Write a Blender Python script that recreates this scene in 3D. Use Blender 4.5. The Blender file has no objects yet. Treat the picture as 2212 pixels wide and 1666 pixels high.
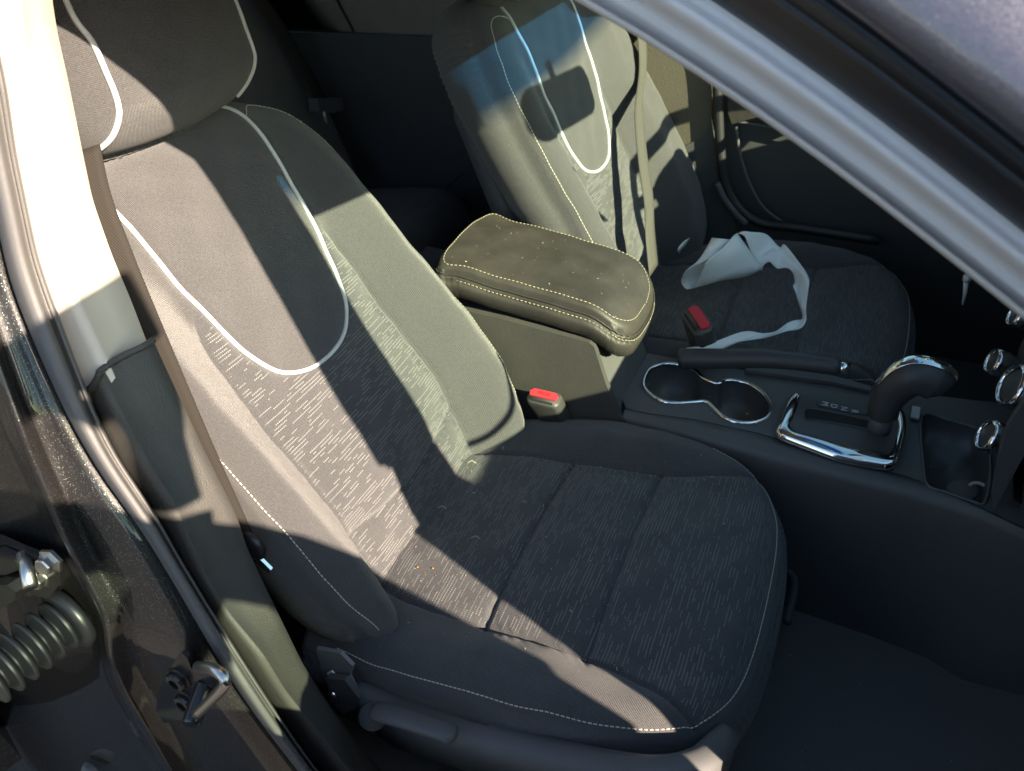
import bpy, bmesh, math, random
import numpy as np
from mathutils import Vector, Matrix
random.seed(4); rng = np.random.default_rng(4)
S = bpy.context.scene; COL = S.collection
R = math.radians

# ------------------------------------------------------------------ camera
CAM = np.array([0.5145, -1.0706, 1.1323]); YAW, PIT, ROL, F = 0.4663, -0.631, -0.0872, 1669.0
W0, H0 = 2212.0, 1666.0
def axes():
    cy, sy, cp, sp, cr, sr = math.cos(YAW), math.sin(YAW), math.cos(PIT), math.sin(PIT), math.cos(ROL), math.sin(ROL)
    f = np.array([-sy*cp, cy*cp, sp]); r = np.array([cy, sy, 0.]); u = np.cross(r, f)
    return cr*r+sr*u, -sr*r+cr*u, f
RX, UX, FX = axes()
cam = bpy.data.cameras.new('camera'); camo = bpy.data.objects.new('camera', cam); COL.objects.link(camo)
camo.matrix_world = Matrix(((RX[0], UX[0], -FX[0], CAM[0]), (RX[1], UX[1], -FX[1], CAM[1]), (RX[2], UX[2], -FX[2], CAM[2]), (0, 0, 0, 1)))
cam.sensor_width = 36; cam.lens = 36*F/W0; cam.clip_start = 0.02; cam.clip_end = 2000
cam.dof.use_dof = True; cam.dof.focus_distance = 0.98; cam.dof.aperture_fstop = 8.0
S.camera = camo

# ------------------------------------------------------------------ sky, sun, exposure
SUN_AZ, SUN_EL = R(-22.0), R(26.0)           # azimuth from +x towards +y
SUN = Vector((math.cos(SUN_EL)*math.cos(SUN_AZ), math.cos(SUN_EL)*math.sin(SUN_AZ), math.sin(SUN_EL)))
w = bpy.data.worlds.new('World'); S.world = w; w.use_nodes = True
nt = w.node_tree; bg = nt.nodes['Background']
sk = nt.nodes.new('ShaderNodeTexSky'); sk.sky_type = 'NISHITA'; sk.sun_disc = False
sk.sun_elevation = SUN_EL; sk.sun_rotation = math.pi/2-SUN_AZ; sk.air_density = 1.0; sk.dust_density = 0.6
nt.links.new(sk.outputs[0], bg.inputs[0]); bg.inputs[1].default_value = 0.088
sl = bpy.data.lights.new('sun', 'SUN'); sl.energy = 5.0; sl.angle = R(0.53); sl.color = (1.0, 0.82, 0.63)
so = bpy.data.objects.new('sun', sl); COL.objects.link(so); so.location = (6, -3, 4)
so.rotation_euler = (-SUN).to_track_quat('-Z', 'Y').to_euler()
S.view_settings.view_transform = 'Standard'; S.view_settings.look = 'None'
S.view_settings.exposure = 2.05; S.view_settings.gamma = 1
try:
    S.cycles.max_bounces = 8; S.cycles.transparent_max_bounces = 12; S.cycles.sample_clamp_indirect = 6
    S.cycles.caustics_reflective = False; S.cycles.caustics_refractive = False
except Exception: pass

# ------------------------------------------------------------------ measuring helpers (photo -> place)
def ray(p): return FX+RX*(p[0]-W0/2)/F-UX*(p[1]-H0/2)/F
def hitp(p, n, d):
    v = ray(p); n = np.array(n, float); return CAM+(d-CAM@n)/(v@n)*v
def atY(p, y): return hitp(p, (0, 1, 0), y)
def atZ(p, z): return hitp(p, (0, 0, 1), z)
def atX(p, x): return hitp(p, (1, 0, 0), x)

# ------------------------------------------------------------------ object helpers
def thing(name, label, cat, loc=(0, 0, 0), group=None):
    o = bpy.data.objects.new(name, None); COL.objects.link(o); o.location = loc; o.empty_display_size = .05
    o['label'] = label; o['category'] = cat
    if group: o['group'] = group
    return o
def tag(o, label=None, cat=None, group=None, kind=None):
    if label: o['label'] = label
    if cat: o['category'] = cat
    if group: o['group'] = group
    if kind: o['kind'] = kind
    return o
WORLD = {}
def link(name, me, mat, parent=None, smooth=True):
    o = bpy.data.objects.new(name, me); COL.objects.link(o)
    if mat is not None: me.materials.append(mat)
    if smooth: me.polygons.foreach_set('use_smooth', [True]*len(me.polygons))
    if parent is not None:
        o.parent = parent
        p = parent; loc = Vector(p.location)
        while p.parent: p = p.parent; loc += Vector(p.location)
        me.transform(Matrix.Translation(-loc))     # geometry is given in world metres
    return o
def mesh(name, verts, faces, mat, parent=None, smooth=True):
    me = bpy.data.meshes.new(name); me.from_pydata([tuple(map(float, v)) for v in verts], [], [tuple(map(int, f)) for f in faces]); me.update()
    return link(name, me, mat, parent, smooth)
def bm_obj(name, bm, mat, parent=None, smooth=True, bevel=0, seg=2, ang=35):
    if bevel:
        es = [e for e in bm.edges if len(e.link_faces) == 2 and e.calc_face_angle(0) > R(ang)]
        bmesh.ops.bevel(bm, geom=es, offset=bevel, segments=seg, profile=.5, affect='EDGES', clamp_overlap=True)
    bmesh.ops.recalc_face_normals(bm, faces=bm.faces)
    me = bpy.data.meshes.new(name); bm.to_mesh(me); bm.free()
    o = link(name, me, mat, parent, smooth)
    return o
def add_box(bm, c, s, rot=None):
    m = Matrix.Translation(Vector(c)) @ (rot.to_4x4() if rot is not None else Matrix()) @ Matrix.Diagonal((s[0], s[1], s[2], 1))
    return bmesh.ops.create_cube(bm, size=1, matrix=m)
def add_prism(bm, pts, d):
    """closed 3D outline extruded along vector d"""
    a = [bm.verts.new(Vector(p)) for p in pts]; b = [bm.verts.new(Vector(p)+Vector(d)) for p in pts]; n = len(pts)
    bm.faces.new(a); bm.faces.new(b[::-1])
    for i in range(n): bm.faces.new((a[i], b[i], b[(i+1) % n], a[(i+1) % n]))
def cr(pts, n=8, closed=False):
    """Catmull-Rom resample"""
    P = [np.array(p, float) for p in pts]; out = []
    m = len(P); rngs = range(m if closed else m-1)
    for i in rngs:
        p1, p2 = P[i], P[(i+1) % m]
        p0 = P[i-1] if (i > 0 or closed) else 2*p1-p2
        p3 = P[(i+2) % m] if (i+2 < m or closed) else 2*p2-p1
        for k in range(n):
            t = k/n
            out.append(.5*((2*p1)+(-p0+p2)*t+(2*p0-5*p1+4*p2-p3)*t*t+(-p0+3*p1-3*p2+p3)*t**3))
    if not closed: out.append(P[-1])
    return out
def frames(path, up, closed=False):
    P = np.array(path); n = len(P); fr = []
    for i in range(n):
        if closed: t = P[(i+1) % n]-P[i-1]
        else: t = P[min(i+1, n-1)]-P[max(i-1, 0)]
        t = t/(np.linalg.norm(t)+1e-12)
        u = np.array(up[i] if isinstance(up, list) else up, float); s = np.cross(t, u); s /= np.linalg.norm(s)+1e-12
        fr.append((t, s, np.cross(s, t)))
    return fr
def sweep(path, prof, up=(0, 0, 1), closed_path=False, closed_prof=True, scale=None, caps=True):
    """prof: list of (side, up) offsets -> verts, faces"""
    fr = frames(path, up, closed_path); V = []; Fc = []; m = len(prof); n = len(path)
    for i, (t, s, u) in enumerate(fr):
        k = scale[i] if scale is not None else 1
        for a, b in prof: V.append(np.array(path[i])+k*(a*s+b*u))
    for i in range(n if closed_path else n-1):
        j = (i+1) % n
        for q in range(m if closed_prof else m-1):
            r = (q+1) % m; Fc.append((i*m+q, i*m+r, j*m+r, j*m+q))
    if closed_prof and not closed_path and caps:
        Fc.append(tuple(range(m))[::-1]); Fc.append(tuple((n-1)*m+q for q in range(m)))
    return V, Fc
def circ(r, n=10, ry=None): return [(r*math.cos(2*math.pi*k/n), (ry or r)*math.sin(2*math.pi*k/n)) for k in range(n)]
def tube(name, path, r, mat, parent=None, n=10, up=(.13, .29, .95), closed=False, scale=None, ry=None):
    V, Fc = sweep(path, circ(r, n, ry), up, closed, True, scale); return mesh(name, V, Fc, mat, parent)
class Geo:
    def __init__(s): s.V = []; s.F = []
    def add(s, V, Fc):
        o = len(s.V); s.V += list(V); s.F += [tuple(i+o for i in f) for f in Fc]
    def obj(s, name, mat, parent=None, smooth=True): return mesh(name, s.V, s.F, mat, parent, smooth)
def lathe(c, axis, prof, n=32):
    """prof: (radius, height) list"""
    ax = np.array(axis, float); ax /= np.linalg.norm(ax); a = np.cross(ax, (0.3, .9, .2)); a /= np.linalg.norm(a); b = np.cross(ax, a)
    V = []; Fc = []; m = len(prof)
    for k in range(n):
        th = 2*math.pi*k/n
        for r, h in prof: V.append(np.array(c)+ax*h+(a*math.cos(th)+b*math.sin(th))*r)
    for k in range(n):
        j = (k+1) % n
        for q in range(m-1): Fc.append((k*m+q, j*m+q, j*m+q+1, k*m+q+1))
    return V, Fc
def loft(rows, closed=False):
    V = []; Fc = []; m = len(rows[0])
    for r in rows: V += list(r)
    for i in range(len(rows)-1):
        for q in range(m if closed else m-1):
            k = (q+1) % m; Fc.append((i*m+q, i*m+k, (i+1)*m+k, (i+1)*m+q))
    return V, Fc
def add_mod_solid(o, t, off=0):
    m = o.modifiers.new('solid', 'SOLIDIFY'); m.thickness = t; m.offset = off
    return o

# ------------------------------------------------------------------ materials
class N:
    def __init__(s, name):
        s.m = bpy.data.materials.new(name); s.m.use_nodes = True; s.t = s.m.node_tree; s.p = s.t.nodes['Principled BSDF']; s.out = s.t.nodes['Material Output']
        s.tc = s.t.nodes.new('ShaderNodeTexCoord')
    def n(s, typ, **kw):
        x = s.t.nodes.new(typ)
        for k, v in kw.items(): setattr(x, k, v)
        return x
    def l(s, a, b): s.t.links.new(a, b)
    def val(s, sock, v):
        if hasattr(v, 'links'): s.l(v, sock)
        else: sock.default_value = v
    def math(s, op, a, b=0.0, c=None):
        x = s.n('ShaderNodeMath', operation=op); s.val(x.inputs[0], a); s.val(x.inputs[1], b)
        if c is not None: s.val(x.inputs[2], c)
        return x.outputs[0]
    def noise(s, vec, scale, detail=2, rough=.5):
        x = s.n('ShaderNodeTexNoise'); s.l(vec, x.inputs['Vector']); x.inputs['Scale'].default_value = scale; x.inputs['Detail'].default_value = detail; x.inputs['Roughness'].default_value = rough
        return x.outputs['Fac']
    def vor(s, vec, scale, feature='F1', out='Distance'):
        x = s.n('ShaderNodeTexVoronoi', feature=feature); s.l(vec, x.inputs['Vector']); x.inputs['Scale'].default_value = scale
        return x.outputs[out]
    def ramp(s, fac, stops):
        x = s.n('ShaderNodeValToRGB'); s.l(fac, x.inputs[0]); e = x.color_ramp.elements
        while len(e) < len(stops): e.new(.5)
        for q, (pos, c) in zip(e, stops): q.position = pos; q.color = (*c, 1) if len(c) == 3 else c
        return x.outputs[0]
    def mix(s, fac, a, b):
        x = s.n('ShaderNodeMix', data_type='RGBA'); s.val(x.inputs[0], fac)
        s.val(x.inputs[6], a if hasattr(a, 'links') else (*a, 1)); s.val(x.inputs[7], b if hasattr(b, 'links') else (*b, 1))
        return x.outputs[2]
    def bump(s, h, strength=.3, dist=.001, prev=None):
        x = s.n('ShaderNodeBump'); s.val(x.inputs['Height'], h); x.inputs['Strength'].default_value = strength; x.inputs['Distance'].default_value = dist
        if prev is not None: s.l(prev, x.inputs['Normal'])
        s.l(x.outputs[0], s.p.inputs['Normal']); return x.outputs[0]
    def set(s, **kw):
        names = dict(color='Base Color', rough='Roughness', metal='Metallic', spec='Specular IOR Level', sheen='Sheen Weight', sheenr='Sheen Roughness', coat='Coat Weight', coatr='Coat Roughness', ior='IOR', sss='Subsurface Weight')
        for k, v in kw.items():
            i = s.p.inputs[names[k]]
            if hasattr(v, 'links'): s.l(v, i)
            else: i.default_value = (*v, 1) if k == 'color' else v
        return s
def dusty(n, base, dust=(.22, .2, .17), amount=.35, scale=900, thr=.62):
    """dust specks and faint smears lying on a dark part"""
    v = n.tc.outputs['Object']; sp = n.vor(v, scale*.45); spk = n.math('LESS_THAN', sp, .10)
    gate = n.math('GREATER_THAN', n.noise(v, scale*.12, 1), .55); spk = n.math('MULTIPLY', spk, gate)
    sm = n.math('MULTIPLY', n.ramp(n.noise(v, 14, 5, .65), [(.4, (0, 0, 0)), (.75, (1, 1, 1))]), .16*amount)
    return n.mix(n.math('MAXIMUM', n.math('MULTIPLY', spk, amount), sm), base, dust)

def fabric(name, col, dots=False):
    n = N(name); uvn = n.n('ShaderNodeUVMap'); uvn.uv_map = 'cloth'; uv = uvn.outputs[0]; v = n.tc.outputs['Object']
    sx = n.n('ShaderNodeSeparateXYZ'); n.l(uv, sx.inputs[0]); U, V = sx.outputs[0], sx.outputs[1]
    # woven honeycomb: rows of small bumps, every second row shifted
    a = n.math('SINE', n.math('MULTIPLY', n.math('ADD', U, V), 2*math.pi/.0036)); b = n.math('SINE', n.math('MULTIPLY', n.math('SUBTRACT', U, V), 2*math.pi/.0036))
    wv = n.math('ADD', n.math('MULTIPLY', n.math('MULTIPLY', a, b), .5), .5)
    fz = n.noise(v, 520, 4, .75); blot = n.noise(v, 9, 4, .6)
    dark = tuple(c*.22 for c in col); fz2 = n.ramp(fz, [(.3, (0, 0, 0)), (.7, (1, 1, 1))]); base = n.mix(n.math('ADD', n.math('MULTIPLY', wv, .5), n.math('MULTIPLY', fz2, .5)), dark, tuple(c*1.9 for c in col))
    base = n.mix(n.math('MULTIPLY', blot, .25), base, tuple(c*1.5 for c in col))
    h = n.math('ADD', n.math('MULTIPLY', wv, 1.0), n.math('MULTIPLY', fz, .8))
    if dots:
        p1, p2 = .0029, .0044
        row = n.math('FLOOR', n.math('DIVIDE', V, p2)); k = n.math('FLOOR', n.math('DIVIDE', U, p1))
        fu = n.math('ABSOLUTE', n.math('SUBTRACT', n.math('FRACT', n.math('DIVIDE', U, p1)), .5)); fv = n.math('ABSOLUTE', n.math('SUBTRACT', n.math('FRACT', n.math('DIVIDE', V, p2)), .5))
        dm = n.math('MULTIPLY', n.math('LESS_THAN', fu, .33), n.math('LESS_THAN', fv, .15))
        cx = n.n('ShaderNodeCombineXYZ'); n.l(n.math('MULTIPLY', k, .10), cx.inputs[0]); n.l(n.math('MULTIPLY', row, 3.71), cx.inputs[1])
        g1 = n.noise(cx.outputs[0], 1.0, 1)
        cy = n.n('ShaderNodeCombineXYZ'); n.l(n.math('MULTIPLY', U, 9), cy.inputs[0]); n.l(n.math('MULTIPLY', V, 24), cy.inputs[1])
        g2 = n.noise(cy.outputs[0], 1.0, 3)
        gate = n.math('GREATER_THAN', n.math('ADD', n.math('MULTIPLY', g1, 1.0), n.math('MULTIPLY', g2, .45)), .73)
        at = n.n('ShaderNodeAttribute'); at.attribute_name = 'insert'
        dm = n.math('MULTIPLY', n.math('MULTIPLY', n.math('MULTIPLY', dm, gate), at.outputs['Fac']), n.math('ADD', .5, n.math('MULTIPLY', n.noise(cx.outputs[0], 2.3, 1), .8)))
        base = n.mix(n.math('MULTIPLY', dm, .85), base, (.245, .25, .245))
        h = n.math('ADD', h, n.math('MULTIPLY', dm, .8))
    # lint and dust
    sp = n.math('MULTIPLY', n.math('LESS_THAN', n.vor(v, 260), .07), n.math('GREATER_THAN', n.noise(v, 40, 1), .5))
    base = n.mix(n.math('MULTIPLY', sp, .5), base, (.3, .28, .24))
    n.set(color=base, rough=.85, spec=.25, sheen=.25, sheenr=.45); n.bump(h, .8, .0012)
    return n.m
def plastic(name, col, rough=.55, grain=1400, gs=.25, dust=.5):
    n = N(name); v = n.tc.outputs['Object']
    h = n.math('ADD', n.vor(v, grain), n.math('MULTIPLY', n.noise(v, grain*.7, 3), .7))
    n.set(color=dusty(n, col, amount=dust), rough=n.math('ADD', rough-.08, n.math('MULTIPLY', n.noise(v, 30, 3), .16)), spec=.4); n.bump(h, gs, .0006)
    return n.m
def simple(name, col, rough=.5, metal=0., **kw):
    n = N(name); v = n.tc.outputs['Object']
    n.set(color=n.mix(n.math('MULTIPLY', n.noise(v, 60, 4), .5), col, tuple(c*.7 for c in col)), rough=rough, metal=metal, **kw)
    return n.m
def paint(name, col=(.014, .013, .014), ms=.2):
    n = N(name); v = n.tc.outputs['Object']
    x = n.n('ShaderNodeTexVoronoi'); n.l(v, x.inputs['Vector']); x.inputs['Scale'].default_value = 2200
    fl = n.math('GREATER_THAN', n.math('ADD', 0, x.outputs['Color']), .90 if ms < .3 else .965)
    nm = n.n('ShaderNodeTexVoronoi'); n.l(v, nm.inputs['Vector']); nm.inputs['Scale'].default_value = 2200
    sub = n.n('ShaderNodeVectorMath', operation='SUBTRACT'); n.l(nm.outputs['Color'], sub.inputs[0]); sub.inputs[1].default_value = (.5, .5, .5)
    sc = n.n('ShaderNodeVectorMath', operation='SCALE'); n.l(sub.outputs[0], sc.inputs[0]); sc.inputs[3].default_value = .30
    ge = n.n('ShaderNodeNewGeometry'); ad = n.n('ShaderNodeVectorMath', operation='ADD'); n.l(ge.outputs['Normal'], ad.inputs[0]); n.l(sc.outputs[0], ad.inputs[1])
    nr = n.n('ShaderNodeVectorMath', operation='NORMALIZE'); n.l(ad.outputs[0], nr.inputs[0]); n.l(nr.outputs[0], n.p.inputs['Normal'])
    hs = n.n('ShaderNodeHueSaturation'); n.l(nm.outputs['Color'], hs.inputs['Color']); hs.inputs['Saturation'].default_value = .6
    hs.inputs['Value'].default_value = .5
    n.set(color=n.mix(fl, col, hs.outputs[0]), metal=n.math('ADD', .3, n.math('MULTIPLY', fl, .6)) if ms < .3 else .7, rough=.42, coat=1.0, coatr=.03)
    return n.m
M = {}
M['fabric'] = fabric('seat_fabric', (.064, .0635, .066)); M['insert'] = fabric('dotted_fabric', (.060, .061, .065), True)
M['piping'] = simple('piping_white', (.62, .63, .63), .5); M['thread'] = simple('thread', (.62, .58, .48), .6)
M['plastic'] = plastic('black_plastic', (.092, .093, .096), .5); M['soft'] = plastic('soft_black_plastic', (.070, .071, .075), .55, 1100, .3, .5)
M['grey_plastic'] = plastic('grey_plastic', (.085, .086, .092), .5, 1000, .3, .3)
M['pillar_low'] = plastic('pillar_low_plastic', (.055, .053, .050), .55, 650, .6, .5)
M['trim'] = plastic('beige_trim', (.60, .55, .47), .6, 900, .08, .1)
M['leather'] = plastic('armrest_leather', (.034, .031, .028), .48, 800, .3, .75)
M['vinyl'] = plastic('black_vinyl', (.050, .050, .053), .42, 700, .35, .35)
M['rubber'] = plastic('seal_rubber', (.10, .098, .10), .42, 1500, .3, .35)
M['boot'] = simple('rubber_boot', (.011, .012, .015), .40)
M['chrome'] = simple('chrome', (.85, .86, .88), .07, 1.0); M['steel'] = simple('zinc_steel', (.62, .6, .55), .28, 1.0)
M['red'] = simple('red_plastic', (.62, .035, .05), .4); M['silver'] = simple('silver_plastic', (.45, .46, .47), .35, .6)
M['carpet'] = plastic('carpet', (.12, .118, .117), .95, 500, .9, .35)
M['dark'] = plastic('dark_trim', (.062, .063, .066), .6, 900, .2, .2)
M['paint'] = paint('black_metallic_paint'); M['gloss'] = simple('gloss_black', (.008, .008, .009), .12)
M['print'] = simple('white_print', (.6, .62, .62), .5); M['plate'] = simple('satin_black_plate', (.066, .067, .069), .42)
M['blackhole'] = simple('black_recess', (.006, .006, .007), .7)
def belt_mat(name, col):
    n = N(name); v = n.tc.outputs['Object']; wv = n.n('ShaderNodeTexWave', bands_direction='DIAGONAL'); n.l(v, wv.inputs['Vector']); wv.inputs['Scale'].default_value = 160; wv.inputs['Distortion'].default_value = 1
    n.set(color=n.mix(wv.outputs['Fac'], tuple(c*.7 for c in col), tuple(c*1.3 for c in col)), rough=.7, spec=.15); n.bump(wv.outputs['Fac'], .4, .0005); return n.m
M['belt'] = belt_mat('grey_webbing', (.075, .073, .066)); M['belt_dark'] = belt_mat('dark_webbing', (.024, .021, .018))
n = N('paper'); v = n.tc.outputs['Object']; n.set(color=n.mix(n.noise(v, 30, 3), (.86, .88, .87), (.78, .81, .81)), rough=.6); n.bump(n.noise(v, 25, 4), .25, .004); M['paper'] = n.m
n = N('ground_concrete'); v = n.tc.outputs['Object']; n.set(color=n.ramp(n.noise(v, 6, 8, .7), [(.3, (.045, .044, .042)), (.7, (.085, .082, .077))]), rough=.9); n.bump(n.noise(v, 120, 4), .5, .004); M['ground'] = n.m
def glass(name, col, band=False):
    n = N(name); t = n.t; t.nodes.remove(n.p)
    tr = n.n('ShaderNodeBsdfTransparent'); gl = n.n('ShaderNodeBsdfGlossy'); gl.inputs['Roughness'].default_value = .02; fr = n.n('ShaderNodeFresnel'); fr.inputs[0].default_value = 1.45
    if band:   # dyed shade band along the upper edge of the windscreen glass
        sx = n.n('ShaderNodeSeparateXYZ'); n.l(n.tc.outputs['Object'], sx.inputs[0])
        mr = n.n('ShaderNodeMapRange'); n.l(sx.outputs[2], mr.inputs[0]); mr.inputs[1].default_value = BAND[0]; mr.inputs[2].default_value = BAND[1]
        n.l(n.ramp(mr.outputs[0], [(0, col), (1, (.02, .13, .30))]), tr.inputs[0])
    else: tr.inputs[0].default_value = (*col, 1)
    mx = n.n('ShaderNodeMixShader'); n.l(fr.outputs[0], mx.inputs[0]); n.l(tr.outputs[0], mx.inputs[1]); n.l(gl.outputs[0], mx.inputs[2]); n.l(mx.outputs[0], n.out.inputs[0])
    return n.m
BAND = (1.04, 1.065)
M['windshield'] = glass('windscreen_glass', (.75, .92, .78), True); M['glass'] = glass('window_glass', (.75, .85, .78)); M['tint'] = glass('tinted_glass', (.25, .27, .27))

# ------------------------------------------------------------------ padded upholstery
def seg_dist(P, L):
    """distance of points P (n,2) to a polyline L"""
    L = np.array(L, float); d = np.full(len(P), 1e9)
    for a, b in zip(L[:-1], L[1:]):
        ab = b-a; t = np.clip(((P-a)@ab)/(ab@ab+1e-12), 0, 1); d = np.minimum(d, np.linalg.norm(P-(a+t[:, None]*ab), axis=1))
    return d
def inside(P, poly):
    poly = np.array(poly); r = np.zeros(len(P), bool); x, y = P[:, 0], P[:, 1]
    for (x1, y1), (x2, y2) in zip(poly, np.roll(poly, -1, 0)):
        c = ((y1 > y) != (y2 > y)) & (x < (x2-x1)*(y-y1)/(y2-y1+1e-15)+x1); r ^= c
    return r
class Pad:
    """a cushion: outline in local (p,q), height function, rounded rim and side walls"""
    def __init__(s, outline, centre, hfun, rim=.035, depth=.1, seams=(), pipes=(), bulge=.012, wr=.0007, wb=1., K=90, NA=440, groove=.0045, frame=None):
        s.wr = wr; s.wb = wb; s.frame = frame; s.hf = hfun; s.rim = rim; s.c = np.array(centre, float); s.seams = seams; s.pipes = pipes; s.bulge = bulge; s.groove = groove
        O = np.array(cr(outline, 24, True)); d = np.linalg.norm(np.roll(O, -1, 0)-O, axis=1); cum = np.concatenate([[0], np.cumsum(d)])
        t = np.linspace(0, cum[-1], NA, endpoint=False); O2 = np.vstack([O, O[:1]]); s.O = np.stack([np.interp(t, cum, O2[:, 0]), np.interp(t, cum, O2[:, 1])], 1)
        m = np.sin(np.linspace(0, 1, K+1)[1:]*math.pi/2*.93)/math.sin(math.pi/2*.93)
        PQ = s.c+(s.O-s.c)[None]*m[:, None, None]; PQ = PQ.reshape(-1, 2); s.K = K; s.NA = NA
        Hh = s.height(PQ); Hc = s.height(s.c[None]+1e-6)
        rows = PQ; s.PQ = np.vstack([s.c[None], PQ]); hs = np.concatenate([Hc, Hh])
        # side walls
        edge = PQ[-NA:]; eh = Hh[-NA:]; nrm = s.O-np.roll(s.O, 1, 0); nrm = np.stack([nrm[:, 1], -nrm[:, 0]], 1); nrm /= np.linalg.norm(nrm, axis=1)[:, None]+1e-9
        if np.mean(np.sum(nrm*(s.O-s.c), 1)) < 0: nrm = -nrm
        wp = []; wh = []
        for k, (dz, dn) in enumerate([(.008, .0015), (.02, .004), (.2, .008*s.wb), (.5, .010*s.wb), (.8, .004*s.wb), (1.0, -.015), (1.0, -.06)]):
            dd = dz if k < 2 else dz*depth; wp.append(edge+nrm*dn); wh.append((eh-dd) if k < 5 else np.full(NA, np.min(eh)-dd) if False else eh-dd)
        s.PQ = np.vstack([s.PQ]+wp); hs = np.concatenate([hs]+wh); s.hs = hs; s.nw = len(wp)
        f = [(0, 1+(j), 1+(j+1) % NA) for j in range(NA)]
        for r in range(K+s.nw-1):
            a = 1+r*NA; b = a+NA
            f += [(a+j, b+j, b+(j+1) % NA, a+(j+1) % NA) for j in range(NA)]
        s.F = f; s.V = s.to3(s.PQ, hs)
    def height(s, P):
        P = np.array(P, float); h = s.hf(P[:, 0], P[:, 1])
        d = seg_dist(P, np.vstack([s.O, s.O[:1]])[::4]) if len(P) < 2000 else s.fast_edge(P)
        t = np.clip(1-d/s.rim, 0, 1); h = h+s.wr*(np.sin(P@(37., 21.)+1)+np.sin(P@(-29., 63.)+2.)+.7*np.sin(P@(88., -47.))+.6*np.sin(P@(61., 117.)+.6)); h = h-s.rim*.8*(1-np.sqrt(np.maximum(0, 1-t*t)))
        f = 1.0
        for L in list(s.pipes): f = np.clip(seg_dist(P, L)/.03, 0, 1)**2*f
        for L in list(s.seams):
            e = seg_dist(P, L); h = h-f*(s.groove*np.exp(-(e/.0032)**2)+s.bulge*.45*np.exp(-e/.016)-.0004*np.sin((P[:, 0]*1.1+P[:, 1]*.9)*290+np.sin(P[:, 0]*60)*2)*np.exp(-(e-.007)**2/.00006))
        for L in list(s.pipes):
            e = seg_dist(P, L); h = h-.0022*np.exp(-(e/.006)**2)
        return h
    def fast_edge(s, P):
        A = s.O[::3]; out = np.full(len(P), 1e9); L = np.vstack([A, A[:1]])
        return seg_dist(P, L)
    def to3(s, P, h):
        o, ep, eq, en = s.frame; return o+P[:, :1]*ep+P[:, 1:2]*eq+np.asarray(h)[:, None]*en
    def at(s, L, lift=0.0):
        P = np.array(L, float); return s.to3(P, s.height(P)+lift)
    def norm(s, L):
        P = np.array(L, float); e = 1e-3; a = s.at(P+[e, 0])-s.at(P-[e, 0]); b = s.at(P+[0, e])-s.at(P-[0, e]); n_ = np.cross(a, b); n_ /= np.linalg.norm(n_, axis=1)[:, None]
        return n_*np.sign(n_@s.frame[3])[:, None]
    def build(s, name, mat, parent, regions=()):
        """regions: (name, polygon, material, holes) cut out of the skin as parts of their own"""
        full = bpy.data.meshes.new('t'); full.from_pydata(s.V.tolist(), [], s.F); full.update()
        nn = np.zeros(len(s.V)*3); full.vertex_normals.foreach_get('vector', nn); nn = nn.reshape(-1, 3); bpy.data.meshes.remove(full)
        NF = len(s.F); cen = np.array([s.PQ[list(f)].mean(0) for f in s.F]); ring = np.arange(NF) < (s.NA+(s.K-1)*s.NA)
        own = np.zeros(NF, int)
        for k, (nm, poly, mt) in enumerate(regions): own[inside(cen, poly) & ring] = k+1
        ob = None
        for k, (nm, mt, poly) in enumerate([(name, mat, None)]+[(r[0], r[2], r[1]) for r in regions]):
            idx = np.nonzero(own == k)[0]; fs = [s.F[i] for i in idx]; used = np.unique(np.concatenate([np.array(f) for f in fs])); mp = -np.ones(len(s.V), int); mp[used] = np.arange(len(used))
            me = bpy.data.meshes.new(nm); me.from_pydata(s.V[used].tolist(), [], [tuple(mp[list(f)]) for f in fs]); me.update()
            uv = me.uv_layers.new(name='cloth'); li = np.zeros(len(me.loops), int); me.loops.foreach_get('vertex_index', li)
            uvs = s.PQ[used].copy(); hh = s.hs[used]
            dr = np.where(used >= 1+s.K*s.NA, s.hs[1+(s.K-1)*s.NA+(used-1) % s.NA]-hh, 0); tt = np.clip(1-s.fast_edge(s.PQ[used])/s.rim, 0, 1); tt[used >= 1+s.K*s.NA] = 1; ow = s.PQ[used]-s.c; ow = ow/(np.linalg.norm(ow, axis=1)[:, None]+1e-9); uvs = uvs+ow*(s.rim*.8*(1-np.sqrt(np.maximum(0, 1-tt*tt)))+dr)[:, None]
            uv.data.foreach_set('uv', uvs[li].ravel())
            at = me.attributes.new('insert', 'FLOAT', 'POINT')
            if poly is not None:
                dd = seg_dist(s.PQ[used], np.vstack([poly, poly[:1]])); at.data.foreach_set('value', np.clip((dd-.004)/.003, 0, 1))
            if hasattr(mt, 'node_tree') is False: mt = mat
            o = link(nm, me, mt, parent if ob is None else ob)
            try: me.normals_split_custom_set_from_vertices(nn[used].tolist())
            except Exception: pass
            if ob is None: ob = o
        return ob
def stitches(pad, curve, parent, pitch=.0062, ln=.0043, r=.00075, lift=.0006, name='stitching', mat=None):
    C = pad.at(cr(curve, 10), lift); d = np.linalg.norm(C[1:]-C[:-1], axis=1); cum = np.concatenate([[0], np.cumsum(d)]); g = Geo()
    for t in np.arange(0, cum[-1]-ln, pitch):
        a, m_, b = [np.array([np.interp(t+q, cum, C[:, k]) for k in range(3)]) for q in (0, ln/2, ln)]
        V, Fc = sweep([a, m_+0, b], circ(r, 5), (.2, .3, .9)); g.add(V, Fc)
    o = g.obj(name, mat or M['thread'], parent); tag(o, kind='stuff'); return o
def mir(L): return [(-p, q) for p, q in L][::-1]

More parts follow.
